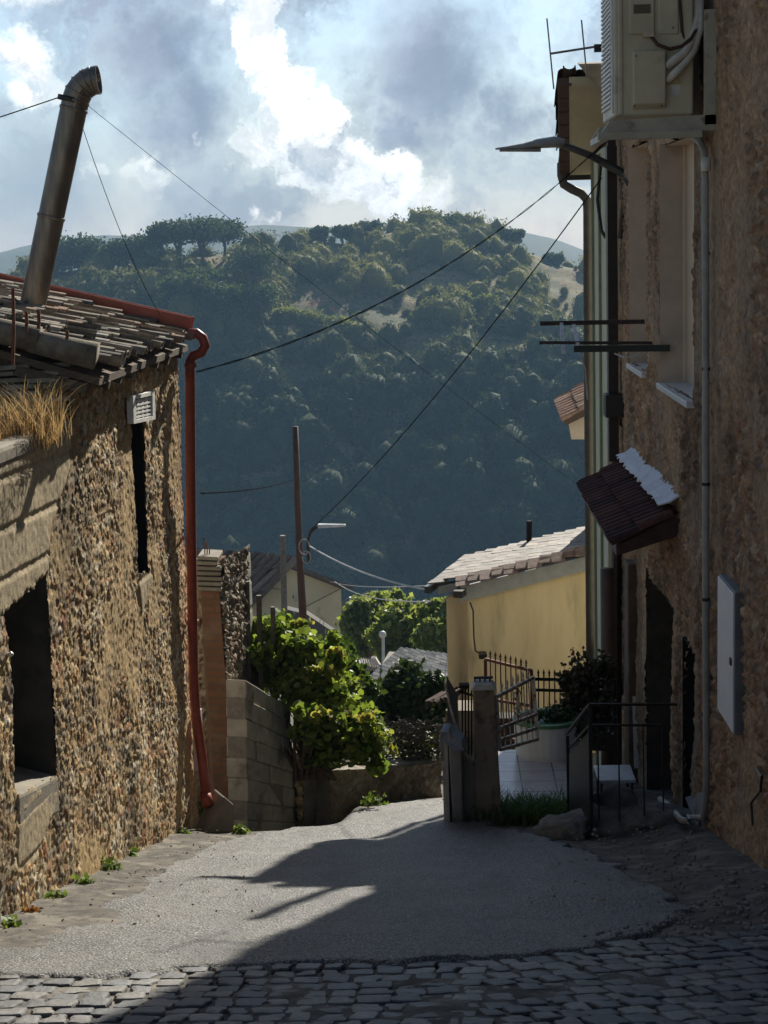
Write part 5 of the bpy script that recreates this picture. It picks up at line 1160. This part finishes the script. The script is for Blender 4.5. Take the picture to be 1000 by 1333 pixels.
# trees
m_bark=M('bark',(.12,.09,.065),(.07,.055,.04),12,.95,.5,40)
def tree(name,label,cat,base,lobes,n,size,mat,group=None,seed=1,tr=.12,limbs=6,shell=.5,**kw):
    T=thing(name,label,cat,tuple(base),group); base=Vector(base); top=Vector(lobes[0][:3])
    mb=MB(); mid=base.lerp(top,.5)+Vector((tr,0,0)); mb.tube([base,mid,top],[tr,tr*.75,tr*.4],8)
    for k in range(limbs):
        l=lobes[k%len(lobes)]; s=base.lerp(top,random.uniform(.3,.8)); e=Vector(l[:3])+Vector((random.uniform(-.4,.4)*l[3],random.uniform(-.4,.4)*l[4],random.uniform(0,.5)*l[5])); mb.tube([s,s.lerp(e,.5)+Vector((0,0,.05*tr)),e],[tr*.45,tr*.3,tr*.12],6)
    mb.build('trunk',m_bark,T); leaves('crown',mat,T,lobes,n,size,seed,shell,**kw); return T
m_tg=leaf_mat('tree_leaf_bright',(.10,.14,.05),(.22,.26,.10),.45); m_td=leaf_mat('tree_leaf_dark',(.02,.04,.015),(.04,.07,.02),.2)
def lob(lst,d,dy=1.):
    o=[]
    for (px,py,r) in lst: c=P(px,py,d+random.uniform(-.5,.5)*dy); k=d/F; o.append((c.x,c.y,c.z,r*k,r*k,r*k*.85))
    return o
tree('garden_tree','rounded bright green tree at the left, next to the cream gable house','tree',P(475,880,58),lob(((475,800,26),(490,790,22),(462,815,20),(485,815,24),(470,835,24)),58),9000,.20,m_tg,None,31,.15)
tree('garden_tree','widest bright green tree, in the middle behind the globe lamp','tree',P(520,880,54),lob(((520,810,30),(505,830,26),(540,825,28),(515,850,26),(545,805,20),(532,845,26)),54),11000,.19,m_tg,None,32,.15)
tree('garden_tree','bright green tree touching the yellow house corner','tree',P(566,880,50),lob(((566,800,22),(578,820,26),(560,830,24),(572,845,22),(585,795,20)),50),8000,.18,m_tg,None,33,.15)
tree('garden_tree','tall leafy tip of a darker green tree behind the others','tree',P(500,880,66),lob(((500,790,22),(515,782,16),(488,800,22)),66),4500,.22,m_tg,None,34,.15)
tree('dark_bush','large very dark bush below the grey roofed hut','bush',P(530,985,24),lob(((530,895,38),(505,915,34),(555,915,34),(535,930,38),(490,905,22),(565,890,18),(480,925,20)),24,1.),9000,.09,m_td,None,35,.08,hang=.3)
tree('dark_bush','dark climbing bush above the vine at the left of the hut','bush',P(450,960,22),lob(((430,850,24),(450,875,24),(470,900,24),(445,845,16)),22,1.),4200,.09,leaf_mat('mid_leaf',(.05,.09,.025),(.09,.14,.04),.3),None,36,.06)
# ============================================================ cables
m_wire=M('black_wire',(.03,.03,.03),rough=1.,spec=0.); m_wirew=M('pale_wire',(.55,.55,.53),rough=.6)
def cable(label,a,b,sag,r,mat=m_wire,twist=False,n=28):
    a=Vector(a); b=Vector(b); mb=MB(); pts=[]
    for i in range(n+1): s=i/n; pts.append(a.lerp(b,s)-Vector((0,0,sag*4*s*(1-s))))
    if twist:
        for ph in (0,math.pi):
            p2=[]
            for i in range(161):
                s=i/160; q=a.lerp(b,s)-Vector((0,0,sag*4*s*(1-s))); p2.append(q+Vector((math.cos(i*.33+ph),0,math.sin(i*.33+ph)))*r*1.1)
            mb.tube(p2,r*.8,4,cap=False)
    else: mb.tube(pts,r,5,cap=False)
    return mb.build('cable',mat,tagv=(label,'cable'))
cable('thick twisted cable from the right house eave sagging down to the left stone house',P(782,190,19.8),P(256,484,15.6),.33,.005,twist=True)
cable('straight black cable from the right house down to the lamp on the utility pole',P(783,232,20.6),P(404,690,33.9),.25,.008)
cable('guy wire from the top of the stove pipe leaving the picture at left',P(79,126,14.3),P(-900,405,10.5),.06,.005)
cable('long thin guy wire from the stove pipe running down right across the hill',P(109,133,14.3),P(767,642,23.2),.05,.0022)
cable('short thin guy wire hanging almost straight down from the stove pipe',P(104,155,14.3),P(208,410,15.5),.12,.003)
cable('thin dark wire from the left stone house to the utility pole',P(262,642,15.6),P(388,622,34),.06,.008)
cable('white cable from the utility pole to the yellow house eave, topmost',P(403,711,33.9),P(560,768,26.1),.12,.016,m_wirew)
cable('lower pale cable sagging behind the gable house roof towards the yellow house',P(436,757,68),P(562,783,27),.22,.012,m_wirew)
cable('nearly level thin wire behind the others above the green trees',P(430,757,69),P(562,762,27),.1,.010,m_wirew)
# ============================================================ hill and far country
RP_=[(-900,520,560),(-300,450,470),(-60,392,440),(0,374,430),(60,354,430),(130,346,430),(250,338,432),(330,330,445),(400,318,470),(500,305,490),(580,300,500),(640,308,500),(700,334,500),(760,352,500),(850,380,500),(1000,420,500),(1300,470,500),(2000,560,520)]
rx=np.array([P(a,b,d).x for a,b,d in RP_]); rz=np.array([P(a,b,d).z for a,b,d in RP_]); ry=np.array([d for a,b,d in RP_],float)
YF,ZF,YB,ZB=318.,-72.,372.,-36.
def hz(x,y):
    zr=np.interp(x,rx,rz); yr=np.interp(x,rx,ry)
    t1=np.clip((y-YF)/(YB-YF),0,1); t2=np.clip((y-YB)/(yr-YB),0,1)
    z=np.where(y<YB,ZF+(ZB-ZF)*t1**.85,ZB+(zr-ZB)*t2**.8)
    bump=(fbm(x*.03+50,y*.03+50,61,4)-.5)*14*np.sin(np.pi*np.clip((y-YF)/(yr-YF),0,1))+(fbm(x*.1+50,y*.1,63,3)-.5)*3
    # gullies
    z=z+bump
    z=np.where(y>yr,z-(y-yr)*.35,z); return np.maximum(z,-75)
m_hill=D.materials.new('hill_ground'); m_hill.use_nodes=True; t=NT(m_hill.node_tree); bs=t.n['Principled BSDF']; bs.inputs['Roughness'].default_value=.95
g_=t.node('ShaderNodeTexCoord').outputs['Object']
cg=t.mix(t.ramp(t.noise(g_,.09,6,.6),.4,.6),(.21,.155,.06),(.10,.105,.04)); cg=t.mix(t.ramp(t.noise(g_,.14,5,.6),.60,.66),cg,(.34,.15,.08)); cg=t.mix(t.ramp(t.noise(g_,.9,5,.7),.5,.62),cg,(.05,.06,.025)); t.link(cg,bs.inputs['Base Color'])
xs=np.linspace(-420,480,300); ys=np.concatenate([np.linspace(300,520,110),np.linspace(525,800,20)]); X,Y=np.meshgrid(xs,ys)
o=mesh_np('hill',np.stack([X,Y,hz(X,Y)],-1).reshape(-1,3),gridfaces(len(xs),len(ys)),m_hill,smooth=True); tag(o,kind='structure')
def farhill(name,pts,d,col,dep):
    a=[P(x,y,d) for x,y in pts]; n=40; vs=[];fs=[]
    xs_=np.linspace(a[0].x,a[-1].x,160); zs=np.interp(xs_,[q.x for q in a],[q.z for q in a])+ (fbm(xs_*30/d,xs_*0+3,71)-.5)*d*.004
    rowsn=12
    for j in range(rowsn+1):
        s=j/rowsn
        for i,x in enumerate(xs_):
            # front slope rising to the crest and falling behind
            if s<=.5: f_=s/.5; vs.append((x,d-dep*(1-f_),-75+(zs[i]+75)*(f_**.8)))
            else: f_=(1-s)/.5; vs.append((x,d+dep*(1-f_),-75+(zs[i]+75)*f_))
    return tag(mesh_np(name,np.array(vs),gridfaces(160,rowsn+1),col,smooth=True),kind='structure')
m_far=M('far_wood',(.05,.07,.04),(.09,.10,.06),.02,.95)
farhill('distant_hills',[(-600,330),(-200,340),(0,332),(60,314),(130,306),(180,307),(260,306),(330,294),(400,295),(520,298),(620,291),(660,297),(720,310),(780,330),(900,335),(1100,318),(1600,330)],1500,m_far,500)
farhill('middle_ridge',[(-500,380),(-100,372),(0,362),(60,368),(200,400),(500,420),(700,372),(745,352),(790,345),(900,352),(1100,370),(1600,400)],900,m_far,220)
o=mesh_np('valley_ground',np.array([(-4000,-400,-76),(4000,-400,-76),(4000,4200,-76),(-4000,4200,-76)]),[(0,1,2,3)],m_far); tag(o,kind='structure')
# forest mass
m_for=D.materials.new('forest_leaf'); m_for.use_nodes=True; t=NT(m_for.node_tree); bs=t.n['Principled BSDF']; bs.inputs['Roughness'].default_value=.8; bs.inputs['Specular IOR Level'].default_value=.2
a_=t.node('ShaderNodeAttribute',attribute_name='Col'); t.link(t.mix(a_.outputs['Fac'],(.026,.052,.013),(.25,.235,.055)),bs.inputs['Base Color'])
tr_=t.node('ShaderNodeBsdfTranslucent'); t.link(t.mix(a_.outputs['Fac'],(.02,.045,.010),(.34,.33,.08)),tr_.inputs[0]); mx=t.node('ShaderNodeMixShader'); mx.inputs[0].default_value=.3
t.link(bs.outputs[0],mx.inputs[1]); t.link(tr_.outputs[0],mx.inputs[2]); t.link(mx.outputs[0],t.n['Material Output'].inputs[0])
def proto(seed,umb=False,nq=520):
    rg=np.random.default_rng(seed); v,f=ico(2)
    n_=fbm(v[:,0]*2+seed,v[:,1]*2+v[:,2]*2+seed*2,seed,4); n2=fbm(v[:,0]*5+seed,v[:,2]*5+v[:,1]*4,seed+3,3)
    vv=v*(.22+.75*n_+.35*n2)[:,None]
    if umb: vv[:,2]=np.where(vv[:,2]<0,vv[:,2]*.25,vv[:,2]*.62)
    d=rg.normal(size=(nq,3)); d/=np.linalg.norm(d,axis=1)[:,None]
    lump=fbm(d[:,0]*2+seed,d[:,1]*2+d[:,2]*2+seed*2,seed,4); r=.40+.85*lump+.32*rg.random(nq); c=d*r[:,None]*.92
    if umb: c[:,2]=np.where(c[:,2]<0,c[:,2]*.25,c[:,2]*.62)
    s=.045+.085*rg.random(nq); q=[]
    a=rg.normal(size=(nq,3)); b=rg.normal(size=(nq,3)); a/=np.linalg.norm(a,axis=1)[:,None]; b/=np.linalg.norm(b,axis=1)[:,None]
    tri=np.stack([c+a*s[:,None],c+b*s[:,None],c-(a+b)*s[:,None]*.6],1).reshape(-1,3)
    V_=np.concatenate([vv,tri]); F_=np.concatenate([f,np.arange(nq*3).reshape(-1,3)+len(vv)]); return V_,F_
protos=[proto(s) for s in range(6)]
def merge_trees(spots,seed=1):
    """spots: list x,y,z,r,h,shade"""
    rg=np.random.default_rng(seed); Vs=[];Fs=[];Cs=[];n0=0
    for (x,y,z,r,h,c) in spots:
        pv,pf=protos[rg.integers(6)]; a=rg.uniform(0,6.28); ca,sa=math.cos(a),math.sin(a)
        q=np.stack([(pv[:,0]*ca-pv[:,1]*sa)*r,(pv[:,0]*sa+pv[:,1]*ca)*r,pv[:,2]*h],-1)+np.array([x,y,z])
        Vs.append(q); Fs.append(pf+n0); n0+=len(q); Cs.append(np.clip(c+rg.normal(0,.08,len(q)),0,1))
    return np.concatenate(Vs),np.concatenate(Fs),np.concatenate(Cs)
rg=np.random.default_rng(5); spots=[]; tries=0
xx=rg.uniform(-125,150,9500); yy=rg.uniform(320,512,9500)
yr=np.interp(xx,rx,ry); dens=fbm(xx*.045+20,yy*.045,81,4)
for x,y,yrr,dn in zip(xx,yy,yr,dens):
    if y>yrr+14: continue
    up=(y-YB)/(yrr-YB)
    left=x<-34
    if up>0.1 and dn>(.52 if left else .475) and rg.random()<(.3 if left else .96): continue
    if left and y>yrr-16 and rg.random()<.85: continue
    if left and up>.0 and rg.random()<.35: continue
    if up<.1 and rg.random()<.4: continue
    r=(1.4+3.6*rg.random()**1.8) if up<.15 else (.7+3.6*rg.random()**2.2)
    if left and up>0: r=rg.uniform(2.0,4.4)
    elif up>.2 and rg.random()<.3: r*=.55
    z=float(hz(np.array(x),np.array(y))); c=rg.uniform(0,.5)*(.12+.88*float(np.clip(up*2.5,0,1)))+(.35 if rg.random()<.10 else 0)*float(np.clip(.1+up*2,0,1))+.45*float(np.clip(up*1.8,0,1))*(0.4 if left else 1)  # tone partly random; lower-slope shade and upper-slope sunlight are painted into c
    spots.append((x,y,z+r*.7,r,r*rg.uniform(.8,1.3),c))
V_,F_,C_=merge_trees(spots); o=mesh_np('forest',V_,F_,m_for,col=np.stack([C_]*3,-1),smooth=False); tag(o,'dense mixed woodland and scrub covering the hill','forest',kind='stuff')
print('forest trees',len(spots),len(F_))
# individual trees on the ridge
m_pine=leaf_mat('pine_needles',(.03,.055,.02),(.07,.10,.035),.2,.8)
m_pale=leaf_mat('pale_leaf',(.12,.15,.05),(.20,.21,.08),.3,.8); m_oak=leaf_mat('oak_leaf',(.035,.06,.02),(.08,.11,.035),.25,.8)
def hill_d(px,py):
    for d in np.arange(330,520,1.5):
        p=P(px,py,float(d))
        if p.z<float(hz(np.array(p.x),np.array(p.y))): return float(d)
    return float(np.interp(P(px,py,450).x,rx,ry))
def ridge_tree(px,pyc,pyb,rw,rh,kind,label,group=None,d=None,umb=False):
    if kind=='pine': rw*=1.35; rh*=1.3; pyb-=4
    else: rw*=1.15
    d=d or float(np.interp(P(px,pyb,440).x,rx,ry))-3; k=d/F; c=P(px,pyc,d); b=P(px,pyb,d); b.z=min(b.z,float(hz(np.array(b.x),np.array(b.y)))+.3)-1.0
    mt={'pine':m_pine,'pale':m_pale,'oak':m_oak}[kind]; L_=[]
    n=7
    for i in range(n):
        a=i*2.4; rr=rw*k*.55*math.sqrt(i/n); L_.append((c.x+rr*math.cos(a),c.y+rr*math.sin(a),c.z+(0 if not umb else rh*k*.15*math.cos(i*2))+ (rh*k*.3*math.sin(i*1.7) if not umb else 0),rw*k*.5,rw*k*.5,rh*k*(.62 if not umb else .75)))
    rw*=1
    T=tree({'pine':'umbrella_pine','pale':'pale_tree','oak':'hill_tree'}[kind],label,'tree',b,L_,2600,.75 if kind!='pine' else .7,mt,group,int(px),.045*rw*k+.12,9,.35)
ridge_tree(232,302,335,34,15,'pine','left one of the three joined flat umbrella pine crowns on the skyline','umbrella pines',umb=True)
ridge_tree(262,299,336,34,16,'pine','middle and tallest of the three joined flat umbrella pines on the skyline','umbrella pines',umb=True)
ridge_tree(291,301,337,26,15,'pine','right one of the three joined flat umbrella pines, cable passing its edge','umbrella pines',umb=True)
ridge_tree(210,304,336,18,13,'pine','small pine crown hugging the left side of the three flat pines','umbrella pines',umb=True)
ridge_tree(78,332,372,26,22,'pine','leftmost dark rounded pine, right beside the stove pipe','umbrella pines')
ridge_tree(112,327,370,26,20,'pine','rounded pine crown, second from the stove pipe','umbrella pines')
ridge_tree(153,329,355,20,16,'pine','pine with spreading bare branches, third from the stove pipe','umbrella pines',umb=True)
ridge_tree(186,325,352,24,18,'pine','domed pine between the branching pine and the three flat crowns','umbrella pines')
ridge_tree(212,343,372,26,18,'pine','low broad dark pine under the left side of the three flat crowns','umbrella pines',d=418)
ridge_tree(330,342,365,30,20,'pine','separate dark dome of a pine right of the skyline trio','umbrella pines',d=415)
ridge_tree(265,362,390,30,18,'oak','broad dark crown directly below the three flat pines','hill trees',d=408)
ridge_tree(240,372,410,36,20,'oak','wide dark tree crown left below the skyline trio','hill trees',d=400)
ridge_tree(335,385,425,32,22,'oak','big round tree with sunlit rim, left of the pale trees','hill trees',d=402)
ridge_tree(290,385,420,30,20,'oak','dark tree joined to the left of the sunlit rim tree','hill trees',d=400)
ridge_tree(372,412,440,20,14,'pale','pale yellow green tree, left of two side by side','pale trees',d=405)
ridge_tree(402,418,446,24,18,'pale','pale yellow green tree, right of two side by side','pale trees',d=404)
ridge_tree(435,425,450,24,16,'pale','darker pale tree just right of the side by side pair','pale trees',d=404)
ridge_tree(598,395,425,16,18,'pale','pointed pale tree left of its twin in the middle of the slope','pale trees',d=425)
ridge_tree(632,398,428,18,18,'pale','pointed pale tree right of its twin in the middle of the slope','pale trees',d=425)
ridge_tree(562,415,445,26,18,'pale','pale crown on the slope above the reddish bare patch','pale trees',d=415)
ridge_tree(575,292,315,26,16,'oak','highest ridge tree on the skyline, right of centre','ridge trees')
ridge_tree(545,298,318,20,12,'oak','ridge tree just left of the highest one','ridge trees')
ridge_tree(480,298,318,20,13,'oak','rounded ridge tree on the skyline at picture centre','ridge trees')
ridge_tree(415,305,328,14,12,'oak','small ridge tree at the left end of the bumpy skyline','ridge trees')
ridge_tree(445,302,322,15,10,'oak','small ridge tree second from the left of the bumpy skyline','ridge trees')
ridge_tree(668,308,328,16,12,'oak','ridge tree at the start of the right hand descent','ridge trees')
ridge_tree(720,338,352,15,10,'oak','last ridge tree before the downpipe on the right','ridge trees')
ridge_tree(380,325,348,17,14,'oak','dark bushy tree left of the bumpy skyline, above dry grass','ridge trees')
# ============================================================ haze
mh=D.materials.new('haze'); mh.use_nodes=True; t=NT(mh.node_tree); t.n.clear(); o_=t.node('ShaderNodeOutputMaterial'); pv=t.node('ShaderNodeVolumePrincipled')
pv.inputs['Color'].default_value=(.40,.68,1,1); pv.inputs['Density'].default_value=.00038; pv.inputs['Anisotropy'].default_value=.0; t.link(pv.outputs[0],o_.inputs['Volume'])
mb=MB(); mb.box((-2500,-60,-77),(2500,2100,70)); o=mb.build('haze',mh); tag(o,'thin blue summer haze filling the valley','haze',kind='stuff')
print('objects',len(SC.objects),'things',sum(1 for o in SC.objects if not o.parent))
